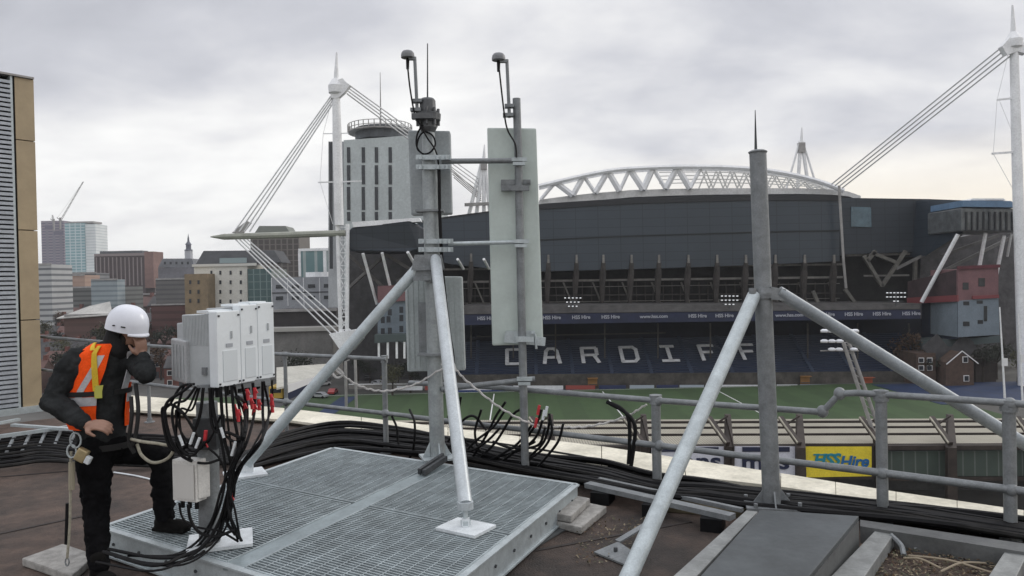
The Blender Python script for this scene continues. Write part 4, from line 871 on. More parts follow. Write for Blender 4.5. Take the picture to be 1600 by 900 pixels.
def clampset(y, x0=651, x1=706, dy=13):
    for yy in (y, y+dy):
        d = MB(); d.bar(mp(x0, yy, -.1), mp(x1, yy, -.1), .03, .045); d.bar(mp(x0, yy, .1), mp(x1, yy, .1), .03, .045)
        for x in (x0+7, x1-20, x1-6): d.tube([mp(x, yy, -.14), mp(x, yy, .14)], .012, 6); d.lathe([(.02, -.02), (.02, .02)], mp(x, yy, -.135), 6)
        d.build('clamp', galvl, mm)
clampset(246, 650, 704, 15); clampset(377, 654, 708, 13)
# side pole carrying the big panel antenna
DPL = 7.05
sp_ = lambda px, py, dd=0.0: P(px, py, DPL+dd)
d = MB(); d.tube([sp_(821, 738), sp_(814, 450), sp_(810, 250), sp_(807, 154)], .038, 14); d.build('side_pole', galvd, mm, smooth=True)
for (a, b, rr) in (((690, 252), (816, 251), .026), ((700, 381), (818, 378), .02), ((690, 608), (836, 592), .026)):
    d = MB(); d.tube([mp(*a, -.05), sp_(*b, -.03)], rr, 10); d.build('side_arm', galvd if rr > .022 else galvl, mm, smooth=True)
for y in (251, 379, 594):
    x = 807+(y-154)*.024; d = MB(); d.bar(sp_(x-10, y-2, -.06), sp_(x+14, y-2, -.06), .03, .035); d.bar(sp_(x-8, y+5, -.05), sp_(x+11, y+5, -.05), .05, .03); d.build('arm_clamp', galvl, mm)
d = MB(); d.box(mp(672, 330), (.26, .2, .02)); d.build('bracket_plate', galvd, mm)
d = MB(); d.box(mp(680, 553, -.02), (.32, .2, .02)); d.build('bracket_plate', galvd, mm)
# brace legs
l0 = G(383, 742, ZP)
d = MB(); a, b = mp(662, 408, -.06), l0+V((0.01, 0, .10)); d.tube([a, b], .052, 16); d.build('brace_leg', galvl, mm, smooth=True)
d = MB(); d.box(l0+V((0, 0, .01)), (.34, .30, .02), .5); d.prism([l0+V((-.05, 0, .02)), l0+V((.07, 0, .02)), l0+V((.07, 0, .12)), l0+V((-.02, 0, .14))], (0, .02, 0)); d.build('leg_foot', plate, mm)
l1 = G(728, 827, ZP); a, b = mp(680, 402, -.12), P(727, 788, l1.y+.02)
d = MB(); d.tube([a, a.lerp(b, .02), b], [.04, .052, .050], 16); d.lathe([(.056, -.03), (.056, .02)], b, 14); d.build('brace_leg', mat('leg_bright', (.50, .54, .56), .42, .25, 8, .12), mm, smooth=True)
d = MB(); d.tube([b, l1+V((0, 0, .03))], .017, 8); d.lathe([(.035, -.01), (.035, .02)], b.lerp(l1, .75), 6); d.build('threaded_rod', galvl, mm)
d = MB(); d.box(l1+V((0, 0, .012)), (.33, .25, .02), math.atan2(U.y, U.x)); d.box(l1+V((0, 0, .045)), (.05, .05, .06)); d.build('leg_foot', plate, mm)
d = MB(); d.prism([mp(648, 398, -.13), mp(690, 398, -.13), mp(694, 420, -.13), mp(672, 442, -.13), mp(640, 432, -.13)], (0, .05, 0)); d.box(mp(660, 420, -.13), (.17, .06, .03)); d.box(mp(660, 436, -.13), (.17, .06, .03)); d.build('leg_bracket', galvd, mm)
for a, b in (((655, 737), (692, 712)), ((662, 739), (697, 716))):
    d = MB(); d.bar(G(*a, ZP+.03), G(b[0], b[1], ZP+.06), .03, .05); d.build('foot_clip', dsteel, mm)
# antennas
def panel(name, label, x0t, x1t, y0, x0b, x1b, y1, dep, th, m_, ribs=0, dd=0.0):
    t = thing(name, P((x0b+x1b)/2, y1, dep), label, 'antenna')
    a, b, c_, e = P(x0t, y0, dep), P(x1t, y0+1, dep+dd), P(x1b, y1-2, dep+dd), P(x0b, y1, dep)
    d = MB(); d.prism([a, b, c_, e], (0, th, 0)); d.build('housing', m_, t, bevel=.018)
    if ribs:
        d = MB()
        for i in range(ribs):
            k = (i+.5)/ribs; d.bar(a.lerp(b, k)-V((0, .004, .03)), e.lerp(c_, k)-V((0, .004, -.03)), .007, .012, upv=(0, 1, 0))
        d.build('rib', m_, t)
    return t
t = panel('panel_antenna', 'tall pale green panel antenna on the side pole, right of the main mast', 761, 838, 199, 769, 849, 540, 7.13, .17, pgreen)
for (x, y) in ((809, 290), (816, 526)):
    d = MB(); d.bar(P(x-26, y-5, 7.08), P(x+20, y-5, 7.08), .035, .05); d.bar(P(x-10, y+4, 7.0), P(x+18, y+4, 7.0), .04, .05); d.box(P(x-18, y, 7.09), (.10, .05, .1)); d.tube([P(x+16, y-6, 6.98), P(x+16, y-6, 7.14)], .014, 6); d.build('bracket', galvd if y < 400 else galvl, t)
d = MB(); d.bar(P(788, 528, 7.08), P(852, 534, 7.08), .04, .08); d.tube([P(836, 522, 7.05), P(838, 545, 7.05)], .012, 6); d.build('bracket', galvl, t)
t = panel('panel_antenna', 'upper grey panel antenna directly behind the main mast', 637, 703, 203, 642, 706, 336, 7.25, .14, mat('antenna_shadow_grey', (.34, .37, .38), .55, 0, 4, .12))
t = panel('panel_antenna', 'lower ribbed grey panel antenna behind the brace legs', 632, 722, 431, 636, 727, 581, 7.3, .12, pgrey, 11)
d = MB(); d.box(P(664, 512, 7.26), (.12, .06, .5)); d.build('bracket', galvd, t)
# gps antennas
def gps(label, cx, cy, x2, yb, dep, cab):
    t = thing('gps_antenna', P(x2, yb, dep), label, 'antenna', 'mushroom antennas on the mast tops')
    d = MB(); d.lathe([(.045, -.03), (.064, -.026), (.064, -.004), (.06, .018), (.046, .036), (.02, .045)], P(cx, cy, dep), 18); d.build('dome', mat('gps_grey', (.20, .205, .215), .5, 0, 8, .2), t, smooth=True)
    d = MB(); d.tube([P(cx, cy+3, dep), P(cx, cy+22, dep)], [.018, .014], 8); d.build('connector', blk, t)
    d = MB(); d.bar(P(cx+2, cy+6, dep), P(x2+2, cy+6, dep), .04, .022); d.tube([P(x2, cy+3, dep), P(x2+4, yb, dep)], .016, 8); d.build('bracket_arm', galvd, t)
    d = MB(); d.box(P(x2+2, yb-4, dep), (.1, .08, .03)); d.box(P(x2+4, yb-18, dep), (.09, .08, .03)); d.build('clamp', galvd, t)
    d = MB(); d.tube(spline([P(x, y, dep-.06) for x, y in cab]), .008, 6); d.build('cable', blk, t)
gps('mushroom antenna on bent arm at the main mast top, left of the rod', 637, 86, 648, 176, 7.0, [(637, 105), (641, 140), (648, 178), (657, 196), (668, 216), (680, 234), (685, 255), (687, 300)])
gps('mushroom antenna on top of the side pole above the green panel', 779, 90, 792, 184, 7.0, [(780, 108), (784, 145), (789, 185), (794, 205), (805, 225), (807, 246)])
t = MB(); t.tube(spline([P(x, y, 6.97) for x, y in ((660, 195), (652, 210), (651, 228), (660, 240), (672, 238), (680, 226), (676, 212), (664, 206), (655, 214), (652, 232), (664, 243))]), .009, 6)
tag(t.build('coiled_cable', blk), 'black cable coiled on the main mast just above the upper clamps', 'cable')
t = MB(); t.tube(spline([P(x, y, 6.96) for x, y in ((686, 262), (687, 330), (690, 400), (694, 450), (702, 520), (708, 560), (712, 640), (706, 700))]), .016, 8)
tag(t.build('feeder_cable', blk), 'black feeder cable running down the main mast beside the bright leg', 'cable')
# ================================================================== RIGHT MAST
rf = G(1207, 790, .1); dr_ = rf.y
rm = thing('steel_mast', rf, 'thick bare galvanised mast with two brace legs standing at the roof edge on the right', 'mast')
rp_ = lambda px, py, dd=0.0: P(px, py, dr_+dd)
d = MB(); d.tube([rp_(1206, 790), rp_(1194, 500), rp_(1184, 237)], [.069, .066, .064], 20); d.build('pole', galvd, rm, smooth=True)
d = MB(); d.lathe([(.07, -.01), (.072, .0), (.05, .012)], rp_(1184, 237), 18); d.build('cap', galvd, rm)
d = MB(); d.tube([rp_(1181, 236), rp_(1180, 172)], [.012, .003], 6); d.build('lightning_rod', dsteel, rm)
d = MB(); d.box(rf+V((0, 0, .01)), (.42, .34, .025), -.2)
for i in range(4): a = i*1.571-.2; d.prism([rf+V((math.cos(a)*.06, math.sin(a)*.06, .02)), rf+V((math.cos(a)*.15, math.sin(a)*.15, .02)), rf+V((math.cos(a)*.06, math.sin(a)*.06, .14))], V((-math.sin(a), math.cos(a), 0))*.012)
for sx in (-1, 1):
    for sy in (-1, 1): d.lathe([(.016, 0), (.016, .035)], rf+V((sx*.17, sy*.12, .02)), 6)
d.build('base_plate', galvd, rm)
fl = G(958, 955, .05); d = MB(); d.tube([rp_(1178, 462, -.03), fl], .052, 16); d.build('brace_leg', galvl, rm, smooth=True)
d = MB(); d.tube([rp_(1216, 456, -.04), P(1760, 792, dr_-.15)], .050, 16); d.build('brace_leg', mat('leg_grey', (.30, .33, .35), .5, .3, 8, .2, .08, 40), rm, smooth=True)
d = MB(); d.lathe([(.085, -.04), (.09, 0), (.085, .04)], rp_(1193, 458), 18); d.tube([rp_(1176, 450, -.06), rp_(1176, 470, -.06)], .03, 8); d.prism([rp_(1205, 448, -.08), rp_(1228, 452, -.08), rp_(1230, 470, -.08), rp_(1205, 468, -.08)], (0, .04, 0)); d.build('collar', galvd, rm)
# ================================================================== PEDESTAL with radio units
pb = G(328, 852, ZP); dp_ = pb.y
pe = thing('equipment_pedestal', pb, 'short grey post on a white base plate carrying the radio units', 'pedestal')
pq = lambda px, py, dd=0.0: P(px, py, dp_+dd)
d = MB(); d.tube([pb+V((0, 0, .02)), pq(326, 740), pq(324, 660), pq(323, 628)], .066, 16); d.build('post', galvd, pe, smooth=True)
d = MB(); d.box(pb+V((.05, .05, .012)), (.40, .34, .02), .35); d.build('base_plate', plate, pe)
d = MB(); d.box(pq(327, 675, -.01), (.15, .15, .2)); d.build('collar', dsteel, pe)
d = MB(); d.bar(pq(310, 608, .05), pq(420, 596, .5), .04, .05); d.bar(pq(318, 580, .1), pq(425, 570, .6), .04, .05); d.build('mounting_rail', galvd, pe)
w0 = P(341, 606, 4.85); wdir = (P(430, 591, 5.37)-w0); wdir.z = 0; wl = wdir.length; wh = wdir.normalized(); eh = V((-wh.y, wh.x, 0))
zt0, zb0_ = P(341, 487, 4.85).z, w0.z
for i, (k0, k1) in enumerate(((0, .385), (.393, .69), (.696, 1.0))):
    lb = ['nearest white radio unit on the pedestal, its grey finned flank toward the viewer', 'middle white radio unit on the pedestal', 'farthest white radio unit on the pedestal, at the right end'][i]
    a = w0+wh*(wl*k0); b = w0+wh*(wl*k1); t = thing('radio_unit', (a+b)/2, lb, 'radio unit', 'radio units on the pedestal')
    ht = zt0-zb0_+(.0, .035, .045)[i]; dpt = .31
    d = MB(); d.prism([a, b, b+eh*.07, a+eh*.07], (0, 0, ht)); d.build('front_cover', radw, t, bevel=.006)
    d = MB(); a2, b2 = a+eh*.072+wh*.01, b+eh*.072-wh*.01; d.prism([a2, b2, b2+eh*(dpt-.07), a2+eh*(dpt-.07)], (0, 0, ht-.02)); d.build('body', radg, t, bevel=.006)
    d = MB()
    for k in range(18): q = a2+eh*(.004+k*.0128)+V((0, 0, ht*.55)); d.prism([q, q+eh*.006, q+eh*.006-wh*.003, q-wh*.003], (0, 0, ht*.4))
    d.build('fin', radg, t)
    d = MB(); m0 = a.lerp(b, .22)-eh*.004; m1 = a.lerp(b, .84)-eh*.004
    for zz0, zz1 in ((.03, .24),):
        d.prism([m0+V((0, 0, zz0)), m1+V((0, 0, zz0)), m1+V((0, 0, zz1)), m0+V((0, 0, zz1))], eh*.006)
    d.build('cover_hatch', mat('hatch_white', (.60, .64, .66), .5), t, bevel=.003)
    d = MB(); q = a.lerp(b, .6)-eh*.003; d.box(q+V((0, 0, ht*.68)), (.012, .012, .05)); d.build('vent_slot', radg, t)
    d = MB(); d.bar(a+eh*.12+V((0, 0, ht)), b+eh*.12+V((0, 0, ht)), .1, .016); d.build('top_handle', radw, t)
    d = MB(); q = a.lerp(b, .5)-eh*.004; d.prism([q+V((0, 0, .26))-wh*.03, q+V((0, 0, .26))+wh*.03, q+V((0, 0, .285))+wh*.03, q+V((0, 0, .285))-wh*.03], eh*.003); d.build('rating_plate', mat('plate_silver', (.35, .37, .4), .4), t)
    for k in range(4): d = MB(); q = a.lerp(b, (.08, .92)[k % 2])-eh*.002+V((0, 0, (.02, ht-.03)[k//2])); d.box(q, (.012, .012, .012)); d.build('screw', dsteel, t)
    for k in range(4):
        q = a.lerp(b, .2+.2*k)+eh*(.05+.02*(k % 2)); d = MB(); d.tube([q+V((0, 0, .0)), q+V((0, 0, -.07))], .015, 8); d.build('connector', blk, t)
t = thing('filter_unit', P(283, 602, 5.0), 'small light grey box unit hung left of the radio units', 'box')
a, b = P(268, 594, 5.02), P(291, 600, 4.92); zz1 = P(280, 529, 4.98).z
d = MB(); d.prism([a, b, b+V((.06, .14, 0)), a+V((.06, .14, 0))], (0, 0, zz1-a.z)); d.build('body', mat('filter_grey', (.42, .43, .44), .5, 0, 6, .1), t, bevel=.01)
d = MB(); q = a.lerp(b, .2); q2 = a.lerp(b, .8); 
for k in range(4): c = a.lerp(b, .15+k*.23)-V((0, .004, 0)); d.bar(c+V((0, 0, .03)), c+V((0, 0, zz1-a.z-.03)), .006, .008)
d.build('fin', radg, t)
d = MB(); a, b = P(278, 590, 5.12), P(294, 590, 5.0); d.prism([a, b, b+V((.1, .1, 0)), a+V((.1, .1, 0))], (0, 0, P(280, 505, 5.1).z-a.z)); d.build('rear_module', radg, t, bevel=.008)
t = thing('junction_box', P(294, 786, dp_-.09), 'small off-white junction box strapped low on the pedestal post', 'box')
a, b = P(270, 782, dp_-.07), P(307, 786, dp_-.16)
d = MB(); d.prism([a, b, b+V((.03, .09, 0)), a+V((.03, .09, 0))], (0, 0, .265)); d.build('body', boxw, t, bevel=.008)
d = MB(); e = b+V((.008, .012, .02)); d.prism([e, e+V((.05, .06, 0)), e+V((.03, .1, 0)), e+V((-.02, .05, 0))], (0, 0, .22)); d.build('lid', boxw, t, bevel=.005)
d = MB(); d.prism([a+V((.015, -.008, .02)), b+V((-.012, -.006, .02)), b+V((-.012, -.006, .24)), a+V((.015, -.008, .24))], (0, .006, 0)); d.build('front_plate', mat('box_front', (.58, .57, .54), .5), t)
for k in range(3): d = MB(); q = a.lerp(b, .2+.3*k)+V((.02, .03, 0)); d.tube([q, q-V((0, 0, .05))], .014, 8); d.build('cable_gland', blk, t)
# cables round the pedestal
cab = [[(345, 604), (346, 640), (352, 690), (362, 740), (352, 800), (330, 850), (290, 876), (230, 880), (165, 862)],
       [(352, 603), (356, 660), (364, 720), (366, 770), (350, 830), (310, 872), (260, 884), (180, 870)],
       [(362, 602), (366, 650), (372, 700), (358, 760), (340, 820), (305, 862), (250, 872), (170, 858)],
       [(334, 606), (332, 640), (346, 690), (352, 745), (340, 800), (312, 850), (270, 868), (200, 868)],
       [(378, 600), (384, 640), (378, 690), (362, 740), (356, 790), (366, 820), (378, 845)],
       [(395, 598), (398, 640), (386, 690), (366, 730), (358, 780), (362, 815), (372, 842)],
       [(412, 596), (420, 640), (412, 680), (384, 715), (364, 750), (360, 800), (368, 836)],
       [(425, 594), (424, 640), (400, 690), (378, 730), (362, 770), (356, 810)],
       [(300, 600), (285, 612), (262, 628), (258, 650), (268, 690), (284, 712), (300, 720)],
       [(306, 604), (290, 625), (272, 632), (270, 660), (282, 700), (300, 712), (320, 690)],
       [(312, 606), (300, 640), (282, 640), (284, 680), (300, 705), (326, 690), (345, 650)],
       [(318, 606), (312, 650), (296, 690), (278, 705), (262, 690), (256, 650), (266, 632), (290, 650), (318, 700)],
       [(330, 606), (338, 660), (352, 680), (370, 690), (384, 670), (380, 640), (368, 620)],
       [(280, 786), (284, 806), (296, 820), (320, 826), (344, 830), (372, 846)],
       [(294, 788), (298, 812), (312, 832), (338, 838), (366, 828)],
       [(288, 600), (278, 640), (276, 690), (290, 716), (320, 724), (344, 718)],
       [(326, 700), (345, 720), (356, 760), (350, 800), (330, 840), (300, 868), (240, 892), (150, 878)]]
rc = random.Random(11)
for c in list(cab[0:13:2]): cab.append([(x+(rc.uniform(-11, 11) if 0 < j < len(c)-1 else rc.uniform(-4, 4)), y+(rc.uniform(-9, 9) if 0 < j < len(c)-1 else 0)) for j, (x, y) in enumerate(c)])
for i, c in enumerate(cab):
    n_ = len(c); dpts = []
    for j, (x, y) in enumerate(c):
        k = j/(n_-1); q = dp_-.14-.012*(i % 5)
        if y > 840: q = G(x, y, ZP+.03+.012*(i % 3)).y
        if x > 376 and y < 660: q = dp_+.15+(x-376)*.005
        dpts.append(P(x, y, q))
    d = MB(); d.tube(spline(dpts, 6), (.0085, .007, .010)[i % 3], 7)
    grp = 'black cables looping round the radio pedestal'
    tag(d.build('radio_cable', blk), 'black cable looping from the radio units around the pedestal post', 'cable', grp)
for i, (x, y) in enumerate(((366, 632), (372, 640), (382, 630), (392, 622), (398, 632), (404, 624), (423, 616), (424, 628), (386, 608), (398, 606), (361, 772), (320, 690))):
    q = dp_-.15 if y > 650 or x < 376 else dp_+.12+(x-376)*.005
    a = P(x, y, q); d = MB(); b = a+V((random.uniform(-.015, .015), 0, -.075 if i < 10 else .07)); d.tube([a, b], .012, 8); d.bar(a, a+V((.022, -.01, -.035)), .006, .01)
    tag(d.build('cable_marker', red), 'red marker tape wrapped on a black cable under the radio units', 'tape', 'red marker tapes on the radio cables')
for i, (a, b) in enumerate((((280, 680), (286, 696)), ((303, 676), (297, 694)), ((312, 684), (306, 700)), ((345, 668), (350, 684)), ((368, 690), (362, 712)))):
    d = MB(); d.tube([P(*a, dp_-.19), P(*b, dp_-.19)], .009, 7); tag(d.build('cable_sleeve', plate), 'white sleeve on a black cable by the pedestal post', 'cable sleeve', 'white sleeves on the radio cables')
# ================================================================== cable bundle along the parapet
bund = [(150, 864), (260, 800), (365, 728), (440, 700), (530, 684), (620, 690), (700, 700), (790, 716), (860, 728), (940, 741), (1020, 753), (1100, 760), (1180, 770), (1290, 782), (1400, 795), (1500, 809), (1640, 829)]
bund = bund[2:]
for i in range(30):
    off = (i % 10)-4.5; lay = i//10; ph = random.uniform(0, 6); amp = random.uniform(.6, 3.0); pts = []
    for j, (x, y) in enumerate(bund):
        sp1 = (2.5 if x > 940 else 3.5) if x > 420 else 2.0
        pts.append(G(x, y+(7 if x > 1000 else 0)+off*sp1+amp*2.2*math.sin(j*(.7+.06*(i % 7))+ph)-lay*1.0, .03+.045*lay))
    s_ = spline(pts, 5); d = MB(); d.tube(s_, (.016, .021, .026)[i % 3], 7)
    tag(d.build('feeder_cable', (blk, blk2, blk)[i % 3]), 'black feeder cable lying in the thick bundle along the parapet', 'cable', 'black feeder cables in the bundle along the parapet')
for i, c in enumerate([[(700, 690), (720, 660), (740, 650), (760, 672)], [(735, 720), (760, 680), (775, 650), (790, 628)], [(745, 720), (775, 690), (800, 650), (812, 640)], [(780, 724), (810, 700), (838, 662), (846, 640)], [(720, 620), (716, 650), (724, 684), (740, 690)],
                       [(850, 650), (838, 682), (818, 700), (800, 706)], [(640, 640), (648, 662), (646, 700), (640, 716)], [(770, 690), (800, 700), (840, 696), (852, 668)], [(724, 700), (760, 712), (800, 708), (836, 690)], [(860, 655), (850, 690), (830, 712), (826, 722)],
  [(700, 650), (712, 676), (740, 700), (776, 712)], [(752, 640), (742, 676), (752, 706), (780, 716)], [(790, 640), (770, 668), (742, 690), (722, 712)], [(858, 646), (862, 676), (846, 704), (812, 724)], [(834, 660), (812, 690), (790, 706), (760, 722)], [(680, 690), (700, 704), (735, 704), (760, 690), (782, 668)], [(880, 662), (872, 690), (852, 716), (840, 730)], [(612, 650), (620, 668), (622, 690), (630, 706)]]):
    d = MB(); d.tube(spline([rp(x, y, -.06-.01*(i % 8)) for x, y in c], 6), .013, 7)
    tag(d.build('jumper_cable', blk), 'loose black jumper cable curling between the main mast and the side pole', 'cable', 'loose jumper cables by the side pole')
for i, c in enumerate([[(948, 628), (970, 638), (982, 654), (984, 690), (982, 725)], [(952, 630), (978, 645), (992, 665), (990, 700), (986, 728)]]):
    d = MB(); d.tube(spline([rp(x, y, -.05) for x, y in c], 6), .018, 7)
    tag(d.build('jumper_cable', blk), 'black cable dropping over the middle guardrail left of the post', 'cable', 'two black cables over the guardrail')
for i, (x, y) in enumerate(((840, 648), (848, 656), (836, 668), (852, 650))):
    d = MB(); a = rp(x, y, -.2); d.tube([a, a+V((.02, 0, .09))], .014, 7); tag(d.build('cable_connector', red if i % 2 == 0 else plate), ['red', 'white'][i % 2]+' taped connector on the jumpers beside the side pole', 'connector', ['red', 'white'][i % 2]+' connectors by the side pole')
# rope
rpts = [P(524, 578, 7.0), P(560, 602, 7.1), P(600, 611, 7.2), P(650, 600, 7.1), P(700, 574, 6.72), P(730, 596, 6.8), P(780, 636, 6.9), P(830, 662, 7.0), P(870, 667, 7.0), P(920, 666, 6.9), P(975, 652, 6.7), P(1010, 632, 6.6)]
s_ = spline(rpts, 10); d = MB(); d.tube([p+V((0, .006*math.sin(i*2.1), .006*math.cos(i*2.1))) for i, p in enumerate(s_)], .010, 6)
tag(d.build('rope', ropem), 'white rope tied from the raking leg past the bright leg to the guardrail', 'rope')
d = MB(); d.tube(spline([P(522, 570, 6.93), P(536, 584, 6.93), P(526, 590, 6.93), P(516, 578, 6.95)], 5), .012, 6); tag(d.build('rope_knot', ropem), 'white rope knot wound on the raking pipe leg', 'rope')
d = MB(); d.tube(spline([P(690, 570, 6.5), P(706, 566, 6.48), P(712, 578, 6.5)], 5), .012, 6); tag(d.build('rope_knot', ropem), 'white rope knot wound on the bright near leg of the main mast', 'rope')
# ================================================================== ROOF CLUTTER
def slab(name, label, pts, z, th, m_, cat, bev=.01):
    d = MB(); d.prism([G(x, y, z) for x, y in pts], (0, 0, -th)); return tag(d.build(name, m_, bevel=bev), label, cat)
slab('concrete_paver', 'lower concrete paver at the right corner of the platform', [(862, 813), (905, 782), (948, 791), (908, 824)], .06, .055, conc, 'paver')
slab('concrete_paver', 'upper concrete paver tucked under the platform corner', [(858, 800), (880, 770), (922, 778), (892, 806)], .12, .055, conc, 'paver')
slab('concrete_paver', 'thick concrete paver under the standing boot at lower left', [(34, 872), (98, 849), (150, 866), (112, 899)], .06, .055, conc, 'paver')
t = thing('cable_tray', G(1030, 790, 0), 'galvanised strut channel on blocks beside the black cable bundle', 'tray')
d = MB(); a, b = G(918, 757, .12), G(1145, 808, .12); d.bar(a, b, .09, .04); d.bar(a+V((.12, .16, .0)), b+V((.12, .16, 0)), .04, .03); d.build('channel', galvd, t)
for k in (.12, .5, .88): d = MB(); d.box(a.lerp(b, k)-V((0, 0, .07)), (.16, .2, .1), -.4); d.build('rubber_block', blk, t)
t = thing('floor_bracket', G(985, 858, 0), 'folded galvanised bracket plate lying on the roof by the brace leg', 'bracket')
d = MB(); d.prism([G(928, 862, .02), G(966, 846, .06), G(1005, 872, .06), G(985, 885, .02)], (0, 0, -.012)); d.bar(G(965, 846, .06), G(1012, 818, .12), .05, .012); d.build('plate', galvd, t)
d = MB(); d.lathe([(.014, 0), (.014, .03)], G(962, 862, .035), 6); d.lathe([(.014, 0), (.014, .03)], G(985, 872, .04), 6); d.build('bolt', dsteel, t)
dark = mat('duct_board', (.075, .085, .09), .55, .1, 1.6, .3, .12, 14)
t = thing('cable_duct', G(1240, 850, 0), 'wide dark grey duct lid running from the right mast foot toward the viewer', 'duct')
z = .24; A1, A2, A3, A4 = G(1188, 796, z), G(1342, 806, z), G(1215, 960, z), G(1040, 960, z)
d = MB(); d.prism([A1, A2, A3, A4], (0, 0, -.03)); d.build('lid', dark, t, bevel=.006)
d = MB(); d.prism([p*.999-V((0, 0, .031)) for p in (A1, A2, A3, A4)], (0, 0, -.2)); d.build('body', mat('duct_side', (.11, .115, .115), .7, .1, 3, .3), t)
beamm = mat('kerb_beam', (.27, .28, .275), .6, .2, 5, .3, .1, 30)
def beam(label, pts, z, th=.18):
    d = MB(); d.prism([G(x, y, z) for x, y in pts], (0, 0, -th)); return tag(d.build('support_beam', beamm, bevel=.006), label, 'beam')
beam('pale beam along the left edge of the duct lid', [(1166, 797), (1184, 799), (1032, 960), (985, 960)], .2)
beam('beam running toward the viewer under the first right guardrail post', [(1372, 824), (1401, 828), (1310, 960), (1240, 960)], .1, .09)
beam('beam running toward the viewer under the last guardrail post at right edge', [(1572, 858), (1606, 864), (1560, 960), (1505, 960)], .1, .09)
d = MB(); d.prism([G(1344, 812, .12), G(1660, 858, .12), G(1660, 872, .12), G(1344, 822, .12)], (0, 0, -.12)); tag(d.build('cross_beam', mat('cross_beam_steel', (.12, .125, .125), .6, .2, 4, .3)), 'dark cross beam linking the duct and the guardrail beams at right', 'beam')
slab('cable_box', 'olive flat cable box left of the right mast foot', [(1020, 790), (1120, 768), (1185, 778), (1160, 800)], .05, .05, mat('olive_board', (.12, .10, .06), .8, 0, 4, .3), 'box')
# dry leaves and litter in the gully at right
rd = random.Random(5); d = MB()
for i in range(2600):
    x = rd.uniform(1340, 1590); y = rd.uniform(850, 935)
    if rd.random() < .12: x, y = rd.uniform(900, 1010), rd.uniform(805, 880)
    if 1300 < x < 1410 and y > 2*(1500-x)*.5+735: pass
    q = G(x, y, .01+rd.random()*.02); s_ = rd.uniform(.005, .014); e1 = V((rd.gauss(0, 1), rd.gauss(0, 1), rd.gauss(0, .4))).normalized(); e2 = e1.cross(V((0, 0, 1))).normalized()
    d.add([q+e1*s_*1.4, q+e2*s_*.6, q-e1*s_*1.4, q-e2*s_*.6], [(0, 1, 2, 3)], rd.randrange(3))
tag(d.build('dry_leaves', [mat('litter_brown', (.09, .055, .03), .9), mat('litter_olive', (.07, .07, .04), .9), mat('litter_pale', (.22, .18, .12), .9)]), 'dry leaves and twigs lying in the gully between the beams', 'leaves', kind='stuff')
for i, (a, b) in enumerate((((1420, 868), (1560, 898)), ((1412, 872), (1470, 888)), ((1470, 893), (1540, 880)))):
    d = MB(); d.tube(spline([G(*a, .04), (G(*a, .04)+G(*b, .04))/2+V((0, .02, .02)), G(*b, .03)], 5), .007, 6); tag(d.build('twig', mat('twig_pale', (.30, .25, .18), .8)), ['long pale twig across the gully litter at right', 'short pale twig near the first guardrail beam', 'short twig crossing under the long pale one'][i], 'twig')
for i, (a, b) in enumerate((((1392, 836), (1412, 868)), ((1402, 832), (1432, 858)))):
    d = MB(); d.tube(spline([G(*a, .1), G((a[0]+b[0])/2+6, (a[1]+b[1])/2, .06), G(*b, .02)], 5), .018, 7); tag(d.build('hose_end', galvd), ['grey hose stub hanging behind the first right beam', 'second grey hose stub just right of the first'][i], 'hose')
# left: cable ladder behind the worker
t = thing('cable_ladder', G(40, 715, 0), 'galvanised cable ladder stacked with black cables behind the worker at left', 'cable ladder')
for (a, b, z, ww, hh) in (((-60, 735), (120, 694), .05, .05, .05), ((-60, 690), (130, 664), .20, .05, .04), ((20, 664), (130, 672), .22, .06, .03), ((-60, 672), (30, 655), .26, .05, .03)):
    d = MB(); d.bar(G(*a, z), G(*b, z), ww, hh); d.build('side_rail', galvl, t)
for k in range(6):
    d = MB(); a = G(-20+k*26, 722-k*5.5, .08); b = G(0+k*24, 682-k*3, .16); d.bar(a, b, .03, .03); d.build('rung', galvd, t)
for k in range(12):
    y0 = 676+k*4.2; d = MB(); d.tube(spline([G(-80, y0+16, .1+.02*(k % 3)), G(20, y0+3+random.uniform(-2, 2), .1+.02*(k % 3)), G(70, y0-2, .11), G(150, y0+4+random.uniform(-3, 3), .08), G(260, y0+6, .04), G(370, y0*.45+398, .04)], 6), .02, 7)
    tag(d.build('feeder_cable', (blk, blk2)[k % 2]), 'black feeder cable resting on the cable ladder behind the worker', 'cable', 'black feeder cables on the cable ladder')
d = MB(); d.tube(spline([G(178, 738, .01), G(210, 743, .01), G(240, 750, .01)], 5), .008, 6); tag(d.build('thin_cable', plate), 'thin white cable lying on the brown roof behind the boots', 'cable')
# ================================================================== WORKER
d0 = 4.95
def W(px, py, dd=0.0): return P(px, py, d0+dd)
skin_ = mat('skin', (.30, .17, .12), .6, 0, 6, .12, grit=.06)
jack = mat('jacket_charcoal', (.030, .032, .033), .95, 0, 9, .35, .5, 14, spec=.1)
trou = mat('trousers_black', (.008, .008, .009), .95, 0, 9, .3, .5, 12, spec=.08)
wk = thing('person', V((W(150, 890).x, 4.95, 0)), 'worker in white helmet and orange vest, one boot on the platform, hand at face', 'person')
hip = W(163, 690); hipR = W(148, 702, -.06); hipL = W(186, 700, .09)
kneeR = W(150, 795, -.04); ankR = G(147, 893, .08)+V((0, .05, 0)); 
ftL = G(262, 832, ZP); ankL = V((ftL.x-.03, ftL.y+.02, ZP+.09)); kneeL = V((W(252, 712, .12)))
shR = W(117, 566, -.08); elR = W(84, 628, -.16); wrR = W(136, 664, -.30)
shL = W(205, 558, .12); elL = W(228, 584, -.10); wrL = W(222, 556, -.02)
neck = W(186, 536, 0); headc = W(199, 514, 0)
